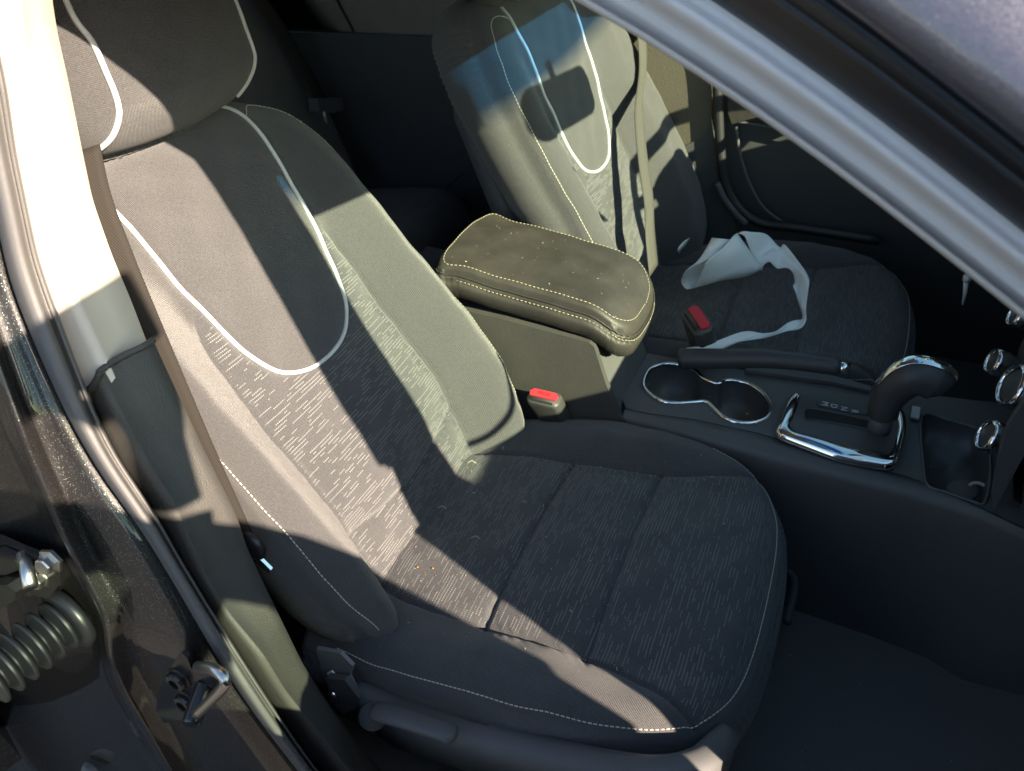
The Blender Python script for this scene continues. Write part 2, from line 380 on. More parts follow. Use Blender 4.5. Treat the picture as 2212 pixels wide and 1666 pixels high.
# ------------------------------------------------------------------ seats
UPIPE_R = [(.088, .655), (.118, .64), (.131, .612), (.131, .56), (.125, .48), (.115, .42), (.103, .365), (.082, .322), (.045, .298), (.0, .291)]
UPIPE = UPIPE_R+[(-p, q) for p, q in UPIPE_R[-2::-1]]
INS_R = [(.150, -.03), (.150, .08), (.152, .18), (.149, .30), (.146, .37), (.140, .415), (.126, .442), (.113, .447)]
def back_h(u, v):
    a = np.abs(u); hb = np.interp(v, [-.1, .0, .1, .2, .3, .4, .5, .58, .68], [.07, .085, .092, .082, .065, .045, .028, .012, 0])
    t = np.clip((a-.135)/.085, 0, 1); s_ = t*t*(3-2*t)
    h = hb*s_+.006*np.cos(u*9)
    h = h+.018*np.exp(-((v-.14)/.1)**2)*(1-s_)            # lumbar swell
    h = h-.035*np.clip((v-.55)/.12, 0, 1)**2-.02*np.clip((.02-v)/.08, 0, 1)**2
    return h
def make_seat(root, x0, y0, t, cdx=0., hr_tilt=.1, wide=0.):
    zb = .28
    n_ = np.array([math.cos(t), 0, math.sin(t)]); e = np.array([-math.sin(t), 0, math.cos(t)]); o = np.array([x0, y0, zb]); ey = np.array([0, 1., 0])
    out = [(0, .668), (.085, .664), (.15, .648), (.205, .61), (.238, .55), (.250, .45), (.252, .3), (.258, .18), (.258, .08), (.24, -.0), (.2, -.05), (0, -.06)]
    out = out+[(-p, q) for p, q in out[-2:0:-1]]
    out = [(p+wide*min(1, max(0, (p-.12)/.1)), q) for p, q in out]
    seamR = cr(INS_R, 6); seamL = mir(seamR); low = cr([(-.151, .088), (-.08, .074), (0, .068), (.08, .074), (.151, .088)], 6)
    top = cr([(.131, .612), (.16, .622), (.19, .612)], 6)
    U = cr(UPIPE, 6)
    pad = Pad(out, (0, .3), back_h, .045, .105, [seamR, seamL, low], [U], K=110, NA=520, frame=(o, ey, e, n_))
    ins_poly = [tuple(q) for q in seamR]+[q for q in [tuple(k) for k in U] if -0.5 < q[1] < .445 and True]
    ur = [tuple(k) for k in U if k[0] > 0 and k[1] < .447]; ul = [tuple(k) for k in U if k[0] <= 0 and k[1] < .447]
    ins_poly = [tuple(q) for q in seamR]+ur+ul+[tuple(q) for q in seamL]
    cen_poly = [tuple(k) for k in U]+[(-.05, .66), (.05, .66)]
    b = pad.build('backrest', M['fabric'], root, [('backrest_insert', np.array(ins_poly), M['insert']), ('centre_panel', np.array(cen_poly), M['fabric'])])
    P = pad.at(U, .0012); V, Fc = sweep(list(P), circ(.0031, 8), [list(q) for q in pad.norm(U)]); mesh('piping', V, Fc, M['piping'], b)
    edge = [(.131, .612), (.158, .627), (.19, .612), (.222, .57), (.241, .5), (.246, .4), (.247, .3), (.251, .18), (.250, .08), (.232, .0)]
    stitches(pad, [(p+wide*min(1, max(0, (p-.12)/.1)), q) for p, q in edge], b); stitches(pad, mir(edge), b)
    # rear shell of the backrest
    bm = bmesh.new(); add_prism(bm, [o+e*q+ey*p-n_*.10 for p, q in [(-.2, -.04), (-.225, .1), (-.22, .5), (-.15, .62), (.15, .62), (.22, .5), (.225, .1), (.2, -.04)]], -n_*.035)
    bm_obj('back_shell', bm, M['soft'], root, bevel=.012)
    # headrest
    nh = np.array([math.cos(hr_tilt), 0, math.sin(hr_tilt)]); eh = np.array([-math.sin(hr_tilt), 0, math.cos(hr_tilt)])
    oh = o+e*.625+n_*.042
    hout = [(0, .2), (.09, .198), (.13, .18), (.147, .13), (.152, .07), (.146, .025), (.11, .003), (0, -.004)]
    hout = hout+[(-p, q) for p, q in hout[-2:0:-1]]
    hp = cr([(.085, .19), (.108, .17), (.118, .13), (.122, .08), (.121, .045), (.113, .022), (.098, .008)], 8)
    def hh(u, v): return .022-.9*u*u+.012*np.cos((v-.09)*12)-.3*np.clip(.05-v, 0, 1)
    pad2 = Pad(hout, (0, .1), hh, .05, .075, [], [hp], K=56, NA=280, frame=(oh, ey, eh, nh))
    h = pad2.build('headrest', M['fabric'], root)
    hq = cr([(.104, .19), (.110, .165), (.112, .140), (.106, .112), (.107, .066), (.115, .032), (.127, .016), (.138, .010), (.148, .010)], 8)
    for L in (hp, mir(hq)):
        P = pad2.at(L, .001); V, Fc = sweep(list(P), circ(.0033, 8), [list(q) for q in pad2.norm(L)]); mesh('piping', V, Fc, M['piping'], h)
    for sg in (-1, 1): tube('headrest_post', [oh+ey*.075*sg-n_*.06+e*(-.12), oh+ey*.075*sg-n_*.06+e*.08], .006, M['chrome'], h)
    # cushion
    tt = .076; ex = np.array([math.cos(tt), 0, math.sin(tt)]); ez = np.array([-math.sin(tt), 0, math.cos(tt)])
    cout = [(.512, 0), (.508, .10), (.492, .17), (.455, .222), (.38, .256), (.28, .272), (.17, .274), (.07, .27), (-.02, .262), (-.07, .24), (-.08, 0)]
    cout = cout+[(p, -q) for p, q in cout[-2:0:-1]]
    csr = cr([(-.06, .146), (.0, .150), (.06, .162), (.14, .168), (.24, .170), (.33, .176), (.41, .192), (.47, .215)], 6); csl = [(p, -q) for p, q in csr][::-1]
    x1 = cr([(.175, -.168), (.172, 0), (.175, .168)], 8); x2 = cr([(.318, -.175), (.314, 0), (.318, .175)], 8)
    def ch(x, y):
        a = np.abs(y); t_ = np.clip((a-.15)/.075, 0, 1); s_ = t_*t_*(3-2*t_)
        return .030*s_*np.interp(x, [-.1, .06, .2, .3, .42, .5], [.1, .35, 1, 1, .5, 0])-.012*np.clip((x-.40)/.1, 0, 1)**2+.006*np.cos(y*9)
    pc = Pad(cout, (.22, 0), ch, .04, .085, [csr, csl, x1, x2], [], K=110, NA=520, frame=(o+ex*cdx, ex, ey, ez))
    ipoly = [tuple(k) for k in csr]+[(.503, .12), (.51, 0), (.503, -.12)]+[tuple(k) for k in csl]
    # cloth uv: lateral direction first
    pc_PQ = pc.PQ; 
    c = pc.build('cushion', M['fabric'], root, [('cushion_insert', np.array(ipoly), M['insert'])])
    for ob in [c]+list(c.children):
        me = ob.data; uv = me.uv_layers['cloth'].data; a = np.zeros(len(uv)*2); uv.foreach_get('uv', a); a = a.reshape(-1, 2)[:, ::-1].copy(); uv.foreach_set('uv', a.ravel())
    edge = [(-.0, -.256), (.07, -.263), (.17, -.267), (.28, -.265), (.38, -.249), (.45, -.216), (.486, -.166), (.501, -.10), (.505, 0), (.501, .10), (.486, .166), (.45, .216), (.38, .249)]
    stitches(pc, edge, c)
    return pad, pc, (o, e, n_, ex, ez, ey)
SEATS = 'front seats of the car'
seat_p = thing('car_seat', 'nearest black cloth car seat, half in sun, dotted fabric panel, pale piping', 'car seat', (0, -.37, 0), SEATS)
PB, PC, PFR = make_seat(seat_p, 0., -.37, .458)
seat_d = thing('car_seat', 'far car seat behind the armrest, its backrest crossed by a mirror-shaped shadow', 'car seat', (.125, .37, 0), SEATS)
DB, DC, DFR = make_seat(seat_d, .125, .37, .338, .02, wide=.095)

M['trim_edge'] = plastic('pale_trim_edge', (.52, .49, .46), .5, 900, .1, .1); M['rubber_sky_sheen'] = simple('sky_sheen_rubber', (.70, .68, .68), .30)  # seal rubber lightened to near white, standing in for reflected sky
M['flange'] = simple('painted_flange', (.012, .012, .014), .35); M['buckle'] = plastic('buckle_plastic', (.05, .05, .048), .4, 900, .2, .4); M['red_dark'] = simple('dark_red_print', (.28, .015, .02), .5)
M['skin'] = paint('sky_toned_paint', (.10, .10, .128), .35); M['fabric_dark'] = fabric('bench_fabric', (.075, .076, .080)); M['rubber_dark'] = simple('dark_rubber', (.02, .02, .022), .5); M['light_plastic'] = plastic('light_grey_plastic', (.16, .165, .175), .45, 900, .2, .2); M['jamb_metal'] = simple('painted_steel', (.06, .058, .056), .22, .7); M['mat'] = plastic('mat_carpet', (.13, .128, .126), .95, 300, 1.0, .3); M['cloth_dark'] = simple('sleeve_cloth', (.04, .045, .06), .9); M['skin_tone'] = simple('skin_tone', (.55, .36, .27), .5); M['thread_dull'] = simple('dull_thread', (.42, .37, .26), .6); M['tie'] = simple('white_nylon', (.72, .74, .74), .4)  # pillar skin: same black paint, sky reflection put in as bluish grey
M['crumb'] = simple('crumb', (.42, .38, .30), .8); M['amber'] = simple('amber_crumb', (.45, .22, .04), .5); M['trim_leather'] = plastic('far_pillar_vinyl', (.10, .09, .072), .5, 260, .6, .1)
def thing_child(name, par):
    o = bpy.data.objects.new(name, None); COL.objects.link(o); o.parent = par; o.empty_display_size = .03; return o
MIRC = (.60, .035, 1.03)
VISORS = [('a', [(.37, -.50, 1.085), (.37, -.10, 1.10), (.41, -.10, 1.05), (.43, -.105, .985), (.435, -.14, .962), (.43, -.30, .99), (.43, -.50, 1.02)], 'sun visor hanging on the near side of the mirror'), ('b', [(.37, .27, 1.095), (.37, .56, 1.08), (.43, .56, 1.0), (.43, .42, 1.03), (.43, .33, 1.055), (.415, .285, 1.075)], 'sun visor hanging in front of the far seat')]

# ------------------------------------------------------------------ car body
body = thing('car', 'black car with its front door open, showing pillar, seals and door jamb', 'car', (0, 0, 0))
def Yb(z): return -.70+.27*(z-.70) if z > .70 else max(-.74, -.70-.10*(.70-z)/.7)
def on_pillar(p, d):
    a, b = .2, 3.0; v = ray(p)
    for _ in range(40):
        m = (a+b)/2; X = CAM+v*m
        if X[1] < Yb(X[2])+d: a = m
        else: b = m
    return CAM+v*a
def xof(pl):
    pl = np.array(pl, float); ys, xs = pl[:, 1], pl[:, 0]
    def f(y):
        if y < ys[0]: return xs[0]+(y-ys[0])*(xs[1]-xs[0])/(ys[1]-ys[0])
        if y > ys[-1]: return xs[-1]+(y-ys[-1])*(xs[-1]-xs[-3])/(ys[-1]-ys[-3])
        return float(np.interp(y, ys, xs))
    return f
SO = xof([(-60, 250), (-18, 430), (13, 575), (37, 652), (87, 772), (140, 888), (187, 975), (233, 1048), (280, 1110), (310, 1153), (347, 1213), (393, 1290), (443, 1377), (493, 1460), (547, 1540), (600, 1610), (643, 1666), (760, 1810)])
SI = xof([(-38, -60), (0, 110), (17, 190), (37, 333), (83, 555), (110, 635), (157, 762), (197, 865), (213, 905), (253, 985), (300, 1055), (337, 1110), (400, 1223), (457, 1317), (520, 1417), (580, 1510), (633, 1590), (687, 1665), (800, 1810)])
BE = xof([(30, -60), (43, 0), (53, 100), (80, 233), (110, 400), (140, 555), (157, 622), (200, 715), (247, 812)])
TR = xof([(105, -60), (113, 0), (123, 67), (147, 173), (177, 323), (200, 433), (243, 555), (283, 648), (323, 755)])
LB = xof([(240, 850), (287, 938), (333, 1022), (377, 1088), (443, 1243), (493, 1323), (567, 1410), (613, 1487), (737, 1643), (860, 1790)])
LR = xof([(335, 745), (430, 950), (510, 1110), (533, 1183), (587, 1297), (653, 1433), (700, 1507), (737, 1557), (800, 1640), (930, 1790)])
def smooth_cols(cols, n, par, name, mat, thick=0):
    """cols: list of (function, y0, y1, depth)"""
    rows = []
    for i in range(n):
        t = i/(n-1); r = []
        for f, a, b, d in cols:
            y = a+(b-a)*t; r.append(on_pillar((f(y) if not isinstance(f, tuple) else f[0](y)+f[1], y), d))
        rows.append(r)
    A = np.array(rows)
    for _ in range(3): A[1:-1] = .25*A[:-2]+.5*A[1:-1]+.25*A[2:]
    V, Fc = loft(A); o = mesh(name, V, Fc, mat, par); return o, A
TOP, BOT = -160, 1800
def mixf(f, g, k): return lambda y: f(y)*(1-k)+g(y)*k
seal, SA = smooth_cols([(SO, TOP, BOT, .01), (SO, TOP, BOT, -.03), (mixf(SO, SI, .2), TOP, BOT, -.044), (mixf(SO, SI, .5), TOP, BOT, -.044), (mixf(SO, SI, .66), TOP, BOT, -.036), (mixf(SO, SI, .72), TOP, BOT, -.022),
    (mixf(SO, SI, .80), TOP, BOT, -.020), (mixf(SO, SI, .86), TOP, BOT, -.026), (mixf(SO, SI, .95), TOP, BOT, -.022), (SI, TOP, BOT, -.008), (SI, TOP, BOT, .02)], 90, body, 'door_seal', M['rubber'])
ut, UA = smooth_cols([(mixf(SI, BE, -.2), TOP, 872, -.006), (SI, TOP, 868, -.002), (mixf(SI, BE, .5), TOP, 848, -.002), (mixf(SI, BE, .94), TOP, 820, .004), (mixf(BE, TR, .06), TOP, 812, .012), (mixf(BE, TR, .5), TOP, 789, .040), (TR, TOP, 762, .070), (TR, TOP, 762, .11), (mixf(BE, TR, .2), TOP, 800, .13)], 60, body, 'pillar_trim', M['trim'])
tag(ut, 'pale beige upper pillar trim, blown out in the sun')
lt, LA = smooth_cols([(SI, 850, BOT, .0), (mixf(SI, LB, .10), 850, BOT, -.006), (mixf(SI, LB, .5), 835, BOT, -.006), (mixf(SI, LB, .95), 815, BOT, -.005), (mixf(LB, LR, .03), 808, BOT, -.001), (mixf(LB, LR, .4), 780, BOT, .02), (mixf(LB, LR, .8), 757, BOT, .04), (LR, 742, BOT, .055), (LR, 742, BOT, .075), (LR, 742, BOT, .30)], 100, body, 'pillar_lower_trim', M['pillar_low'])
# rounded lip along the top of the lower trim
lip = [LA[0][k]+np.array([0, 0, .004]) for k in range(1, 8)]
tube('trim_lip', cr(lip, 5), .0035, M['pillar_low'], lt)
# painted jamb outside the seal
R1 = xof([(-60, 640), (20, 860), (60, 970), (150, 1180), (233, 1337), (240, 1427), (267, 1493), (317, 1577), (367, 1665), (450, 1810)])
R2 = xof([(-330, 640), (-250, 950), (-110, 1300), (0, 1553), (33, 1607), (77, 1665), (170, 1810)])
def off(f, d): return lambda y: f(y)+d
JC = [(off(SO, 8), 250, BOT, .0), (off(SO, 2), 250, BOT, -.018), (mixf(SO, R1, .3), 250, BOT, -.026), (mixf(SO, R1, .7), 250, BOT, -.030), (off(R1, 30), 250, BOT, -.036), (off(R1, 6), 250, BOT, -.054), (off(R1, -2), 250, BOT, -.056), (off(R1, -14), 250, BOT, -.042), (off(R1, -40), 250, BOT, -.034),
      (mixf(R1, R2, .5), 250, BOT, -.040), (off(R2, 40), 250, BOT, -.055), (off(R2, 10), 250, BOT, -.070), (off(R2, -6), 250, BOT, -.074), (off(R2, -26), 250, BOT, -.066), (off(R2, -60), 250, BOT, -.06), (off(R2, -150), 250, BOT, -.07)]
jamb, JA = smooth_cols(JC, 90, body, 'door_jamb', M['paint'])
# sill carrying on forward under the doorway, and the rail below
def fwd(path_end, tgt, n=12): return [np.array(path_end)*(1-k/n)+np.array(tgt)*(k/n) for k in range(n+1)]
for A_, nm, mt in ((SA, 'sill_seal', M['rubber']), (LA, 'sill_trim', M['pillar_low']), (JA, 'sill_panel', M['paint'])):
    last = A_[-1]; d = last-last[0]; rows = []
    base = last[0]; tgt = np.array([1.02, -.76, -.02])
    for k in range(14):
        t = k/13; c = base*(1-t)+tgt*t+np.array([0, 0, -.05*math.sin(math.pi*t)]); rows.append(c+d)
    V, Fc = loft(rows); mesh(nm, V, Fc, mt, body)

# front pillar: seal, flange and painted outer skin, swept along the doorway's upper edge
AX = [1262, 1400, 1500, 1650, 1800, 1900, 2000, 2110, 2212]
L0 = lambda x: float(np.interp(x, [1260, 1400, 1500, 1650, 1800, 1900, 2000, 2110, 2212], [0, 88, 156, 258, 362, 441, 524, 609, 690]))
def ypil(x): return -.565-.07*(x-1260)/950
def pil_col(dy, d):
    d = d*.55 if d < 0 else d
    c = [atY((x, L0(x)+dy*(1+.02*(x-1700)/500)), ypil(x)+d) for x in AX]
    c = np.array(c)
    # towards the bonnet, and back along the roof rail
    q = np.polyfit(c[-5:, 0], c[-5:, 1:], 1); fw = []
    for x in (.06, .12, .18, .25): X = c[-1, 0]+x; fw.append([X, *(c[-1, 1:]+q[0]*(X-c[-1, 0]))])
    bk = []; s0 = (c[1]-c[0])/(c[1, 0]-c[0, 0])
    x = c[0].copy(); sl = s0.copy()
    for k in range(14):
        sl = sl*np.array([1, .80, .84]); x = x-np.array([.045, *(sl[1:]*.045)]); bk.append(x.copy())
    P = np.array(bk[::-1]+list(c)+fw)
    for _ in range(4): P[1:-1] = .25*P[:-2]+.5*P[1:-1]+.25*P[2:]
    return P
def pil(name, cols, mat):
    A = np.array([pil_col(*c) for c in cols]).transpose(1, 0, 2); V, Fc = loft(A); return mesh(name, V, Fc, mat, body), A
_, PA = pil('pillar_trim_edge', [(0, .03), (0, .006), (-3, .0), (-12, -.004), (-18, -.002), (-20, .004), (-22, .014)], M['trim_edge'])
pil('door_seal', [(-20, .014), (-30, .012), (-45, .006), (-55, .004), (-70, .006), (-82, .004), (-90, -.006), (-100, -.016), (-112, -.024), (-126, -.027), (-138, -.024), (-150, -.014), (-160, -.008), (-172, -.010), (-184, -.014)], M['rubber_sky_sheen'])
pil('pillar_flange', [(-182, -.004), (-188, -.018), (-200, -.026), (-240, -.036), (-270, -.044), (-276, -.046), (-279, -.050), (-284, -.051), (-288, -.047), (-296, -.050), (-322, -.058), (-327, -.066), (-334, -.070), (-341, -.070), (-344, -.062), (-360, -.066), (-372, -.070)], M['flange'])
_, PO = pil('pillar_skin', [(-366, -.066), (-371, -.078), (-380, -.082), (-420, -.084), (-470, -.082), (-540, -.074), (-620, -.060), (-720, -.036), (-800, -.008), (-860, .014), (-905, .034)], M['skin'])
# inner trim of the pillar up to the windscreen
WR = []   # right edge of the windscreen, seen from inside
inner = PA[:, 0]; outer = PO[:, -1]
V, Fc = loft([[a, a*.5+b*.5+np.array([.01, .03, .0]), b] for a, b in zip(inner, outer)]); mesh('pillar_inner_trim', V, Fc, M['dark'], body)

# roof, header, left side
HX, HZ = .385, 1.115
def roofz(x, y): return 1.175-.05*(y/.58)**2-.03*max(0, (x-.1)/.3)**2-.02*max(0, (-x-.3)/.8)**2
rows = [[(x, y, roofz(x, y)+.012) for y in np.linspace(-.60, .60, 17)] for x in np.linspace(HX+.02, -1.5, 24)]
V, Fc = loft(rows); mesh('roof_skin', V, Fc, M['paint'], body)
rows = [[(x, y, roofz(x, y)-.025) for y in np.linspace(-.575, .575, 17)] for x in np.linspace(HX, -1.5, 24)]
V, Fc = loft(rows); mesh('headliner', V, Fc, M['trim'], body)
bm = bmesh.new(); add_prism(bm, [(HX+.06-.10*(y/.56)**2, y, 1.135-.06*(y/.56)**2) for y in np.linspace(-.56, .56, 13)]+[(HX-.03-.08*(y/.56)**2, y, 1.16-.06*(y/.56)**2) for y in np.linspace(.56, -.56, 13)], (0, 0, -.02)); bm_obj('roof_header', bm, M['trim'], body)
def side_pt(x, z, y=.72): return (x, (-(Yb(z)))+.02 if y is None else y, z)
bm = bmesh.new()
def lpanel(pts, t=.03): add_prism(bm, [(x, -Yb(z)+.03, z) for x, z in pts], (0, t, 0))
lpanel([(1.4, -.1), (-1.6, -.1), (-1.6, .72), (.05, .70), (.05, .68), (1.0, .69), (1.4, .69)])
bm_obj('door_inner_panel', bm, M['dark'], body, False, .004)
bm = bmesh.new(); lpanel([(.36, 1.04), (1.0, .66), (1.08, .69), (.42, 1.09), (-1.4, 1.15), (-1.4, 1.09)]); bm_obj('roof_rail', bm, M['dark'], body, False, .004)
bm = bmesh.new(); add_prism(bm, [(-1.55, -.78, -.1), (-1.55, .78, -.1), (-1.62, .76, .69), (-1.62, -.76, .69)], (-.03, 0, 0)); bm_obj('rear_bulkhead', bm, M['dark'], body, False)
for xs in ([(.38, 1.045), (.02, 1.09), (.03, .68), (.95, .69)], [(-.14, 1.09), (-1.3, 1.09), (-1.3, .64), (-.11, .66)]):
    pts = [(x, -Yb(z)+.045, z) for x, z in xs]; g = bmesh.new(); add_prism(g, pts, (0, .004, 0)); bm_obj('side_window', g, M['glass'] if xs[0][0] > 0 else M['tint'], body, False)
g = bmesh.new(); add_prism(g, [(-1.35, -.5, 1.10), (-1.35, .5, 1.10), (-1.75, .55, .66), (-1.75, -.55, .66)], (-.004, 0, .004)); bm_obj('rear_window', g, M['tint'], body, False)
g = bmesh.new(); add_prism(g, [(-1.5, -.7, .64), (-1.5, .7, .64), (-1.85, .7, .66), (-1.85, -.7, .66)], (0, 0, -.03)); bm_obj('parcel_shelf', g, M['dark'], body, False)
# windscreen
rows = []
for v in np.linspace(0, 1, 14):
    r = []
    for y in np.linspace(-1, 1, 21):
        hw = .545+.11*v; X = HX+.05+(1.10-HX-.05)*v-.11*y*y; Z = 1.125+(.69-1.125)*v-.03*y*y*(1-v)
        r.append((X, y*hw, Z))
    rows.append(r)
V, Fc = loft(rows); mesh('windshield', V, Fc, M['windshield'], body)
# floor, ground
def grid_sheet(name, x0, x1, y0, y1, zf, mat, n=30, kind=None):
    rows = [[(x, y, zf(x, y)) for y in np.linspace(y0, y1, n)] for x in np.linspace(x0, x1, n)]
    V, Fc = loft(rows); o = mesh(name, V, Fc, mat); tag(o, kind=kind); return o
grid_sheet('floor', -1.55, 1.35, -.70, .82, lambda x, y: .0+.006*math.sin(x*9+y*4)+.006*math.sin(y*17-x*3)+max(0, x-.9)*1.2-(.0 if x > -.2 else .02), M['carpet'], 60, 'structure')
gp = grid_sheet('ground', -60, 60, -60, 60, lambda x, y: -.34, M['ground'], 4, 'structure')

# ------------------------------------------------------------------ open front door with its mirror
HQ = np.array([1.0, -.80]); DTH = R(42); DD = np.array([-math.cos(DTH), -math.sin(DTH)]); DN = np.array([math.sin(DTH), -math.cos(DTH)])   # along the door, outward (outside face)
def dp(s_, z, o=0.): return np.array([HQ[0]+DD[0]*s_+DN[0]*o, HQ[1]+DD[1]*s_+DN[1]*o, z])
door = None
def door_part(name, pts, o0, o1, mat, par, bev=.006):
    bm = bmesh.new(); a = np.array([DN[0], DN[1], 0])*(o1-o0); add_prism(bm, [dp(s_, z, o0) for s_, z in pts], a); return bm_obj(name, bm, mat, par, False, bev)

# door: s runs from hinge to latch
door = thing_child('front_door', body)
door_part('door_panel', [(.065, .02), (.065, .60), (.082, .64), (.10, .69), (.12, .71), (1.10, .66), (1.14, .60), (1.12, .05), (1.0, -.06), (.1, -.04)], -.02, .0, M['paint'], door)
door_part('inner_trim', [(.16, .08), (.16, .64), (1.05, .62), (1.05, .1)], -.12, -.022, M['dark'], door)
fr_o = [(.085, .66), (.10, .69), (.125, .74), (.175, .825), (.24, .895), (.30, .94), (.36, .98), (.48, 1.045), (.62, 1.09), (.75, 1.11), (1.0, 1.11), (1.09, 1.06), (1.13, .66)]
fr_i = [(1.06, .665), (1.04, 1.03), (.98, 1.065), (.75, 1.065), (.63, 1.03), (.50, .98), (.37, .90), (.31, .845), (.28, .79), (.28, .69)]
door_part('window_frame', fr_o+fr_i, -.03, .0, M['paint'], door, .003)
door_part('mirror_sail', [(.12, .675), (.14, .72), (.22, .80), (.22, .69)], -.02, .012, M['plastic'], door)
g = Geo(); mc = dp(.19, .685, .13)
V, Fc = [], []
rows = []
for k, (q, sc) in enumerate([(-.055, .90), (-.05, 1.0), (-.01, 1.03), (.03, .95), (.06, .75), (.075, .45), (.08, .05)]):
    r = []
    for a in np.linspace(0, 2*math.pi, 28, endpoint=False):
        c, s_ = math.cos(a), math.sin(a); rr = lambda v, e: math.copysign(abs(v)**e, v)
        # wide across the car, 0.12 tall; glass looks back along -x when the door is shut
        P2 = rr(c, .6)*.105*sc; P3 = rr(s_, .6)*.065*sc
        r.append(np.array([mc[0]-DD[0]*q+DN[0]*P2, mc[1]-DD[1]*q+DN[1]*P2, mc[2]+P3]))
    rows.append(r)
V, Fc = loft(rows, True); Fc.append(tuple(range(28))[::-1]); Fc.append(tuple(6*28+i for i in range(28)))
dm = mesh('door_mirror', V, Fc, M['paint'], door)
door_part('window_glass', fr_i, -.018, -.014, M['glass'], door, 0)
tube('mirror_arm', [dp(.15, .69, .0), dp(.17, .69, .06)], .022, M['plastic'], door)

# ------------------------------------------------------------------ details on the jamb
def jp(p, d=-.045): return on_pillar(p, d)
def jproud(p, h): return on_pillar(p, -.045-h)
st = thing_child('striker', body)
pl = [jproud(p, .003) for p in [(343, 1530), (347, 1493), (367, 1447), (392, 1408), (400, 1402), (412, 1414), (421, 1437), (443, 1436), (470, 1444), (478, 1456), (474, 1474), (440, 1512), (404, 1547), (360, 1554)]]
bm = bmesh.new(); add_prism(bm, pl, (0, -.005, 0)); bm_obj('striker_plate', bm, M['jamb_metal'], st, False, .002)
tube('striker_loop', cr([jproud((428, 1440), .004), jproud((436, 1442), .024), jproud((462, 1447), .034), jproud((484, 1462), .038), jproud((486, 1478), .039), jproud((460, 1508), .040), jproud((426, 1541), .040)], 6), .0058, M['steel'], st, 14)
V, Fc = lathe(jproud((420, 1545), .034), (.3, -.95, -.2), [(0, .010), (.0085, .010), (.010, .008), (.010, -.03), (0, -.03)], 24); mesh('striker_post', V, Fc, M['jamb_metal'], st, False)
for p in ((388, 1466), (404, 1513)):
    V, Fc = lathe(jproud(p, .008), (0, -1, .1), [(0, .003), (.006, .003), (.0066, .009), (.0115, .0085), (.0125, .006), (.0125, .002), (.015, .001), (.015, -.002)], 12); mesh('striker_bolt', V, Fc, M['jamb_metal'], st, False)
# bellows for the rear door's wiring
bt = thing_child('wiring_boot', body)
a0, a1 = jproud((140, 1342), .010), jproud((-40, 1478), .105); L_ = np.linalg.norm(a1-a0); nr_ = 6; prof_ = [(.0, -.004), (.024, -.004)]
for k in range(nr_):
    h_ = k*L_/nr_; d_ = L_/nr_
    prof_ += [(.0205, h_), (.0205, h_+.06*d_), (.0315, h_+.36*d_), (.0325, h_+.50*d_), (.0315, h_+.64*d_), (.0205, h_+.94*d_)]
V, Fc = lathe(a0, a1-a0, prof_, 32); mesh('bellows', V, Fc, M['boot'], bt).data.set_sharp_from_angle(angle=R(42))
ax_ = (a1-a0)/L_; fl_ = []
mesh('boot_flange', *lathe(a0, ax_, [(0, -.012), (.036, -.012), (.039, -.009), (.040, -.003), (.037, .001), (.020, .003)], 36), M['boot'], bt)
# rear door hinge
hg = thing_child('door_hinge', body)
bm = bmesh.new(); add_prism(bm, [jproud(p, .006) for p in [(-70, 1160), (5, 1155), (62, 1180), (112, 1198), (130, 1222), (131, 1262), (116, 1284), (84, 1276), (60, 1262), (-70, 1246)]], (0, -.007, 0)); bm_obj('hinge_plate', bm, M['jamb_metal'], hg, False, .002)
bm = bmesh.new(); add_prism(bm, [jproud(p, .020) for p in [(-70, 1282), (18, 1240), (58, 1236), (76, 1252), (70, 1272), (36, 1290), (-70, 1346)]], (0, -.022, .004)); bm_obj('hinge_arm', bm, M['jamb_metal'], hg, False, .004)
bm = bmesh.new(); add_prism(bm, [jproud(p, .014) for p in [(-70, 1186), (10, 1180), (48, 1196), (60, 1216), (30, 1228), (-70, 1222)]], (0, -.010, 0)); bm_obj('hinge_knuckle', bm, M['jamb_metal'], hg, False, .003)
tube('hinge_pin', [jproud((52, 1196), .012), jproud((66, 1268), .034)], .0075, M['steel'], hg, 16)
for p, r in (((110, 1212), .012), ((92, 1246), .011)):
    V, Fc = lathe(jproud(p, .012), (.15, -1, .2), [(0, .013), (r*.75, .013), (r*.82, .011), (r*.82, .003), (r*1.25, .002), (r*1.25, -.002)], 6); mesh('hinge_bolt', V, Fc, M['steel'], hg, False)
V, Fc = lathe(jproud((200, 1662), .004), (0, -1, .1), [(0, .014), (.012, .012), (.016, .006), (.017, 0)], 20); mesh('rubber_buffer', V, Fc, M['grey_plastic'], body)

# ------------------------------------------------------------------ dashboard, wheel, mirror, visors
dash = thing('dashboard', 'dark dashboard with chrome-ringed dials at the right edge', 'dashboard', (.95, 0, .5))
DPROF = [(.86, .42), (.82, .52), (.79, .62), (.80, .67), (.84, .695), (.95, .70), (1.10, .685), (1.36, .60), (1.36, .2), (.98, .2)]
rows = [[(x, y, z+.012+(.032*math.exp(-((y-.08)/.09)**2) if z > .66 else 0)) for x, z in DPROF] for y in np.linspace(-.655, .72, 15)]
V, Fc = loft(rows); mesh('dash_top', V, Fc, M['soft'], dash)
bm = bmesh.new(); add_prism(bm, [(.80, -.135, .30), (.785, -.135, .42), (.80, -.135, .64), (.95, -.135, .66), (1.0, -.135, .2), (.84, -.135, .2)], (0, .27, 0)); bm_obj('centre_stack', bm, M['dark'], dash, False, .008)
pts = [atY(p, -.145) for p in [(2212, 868), (2176, 925), (2158, 985), (2142, 1070), (2146, 1105), (2165, 1070), (2212, 985), (2300, 900), (2300, 760)]]
bm = bmesh.new(); add_prism(bm, pts, (0, .012, 0)); bm_obj('side_panel', bm, M['grey_plastic'], dash, False, .003)
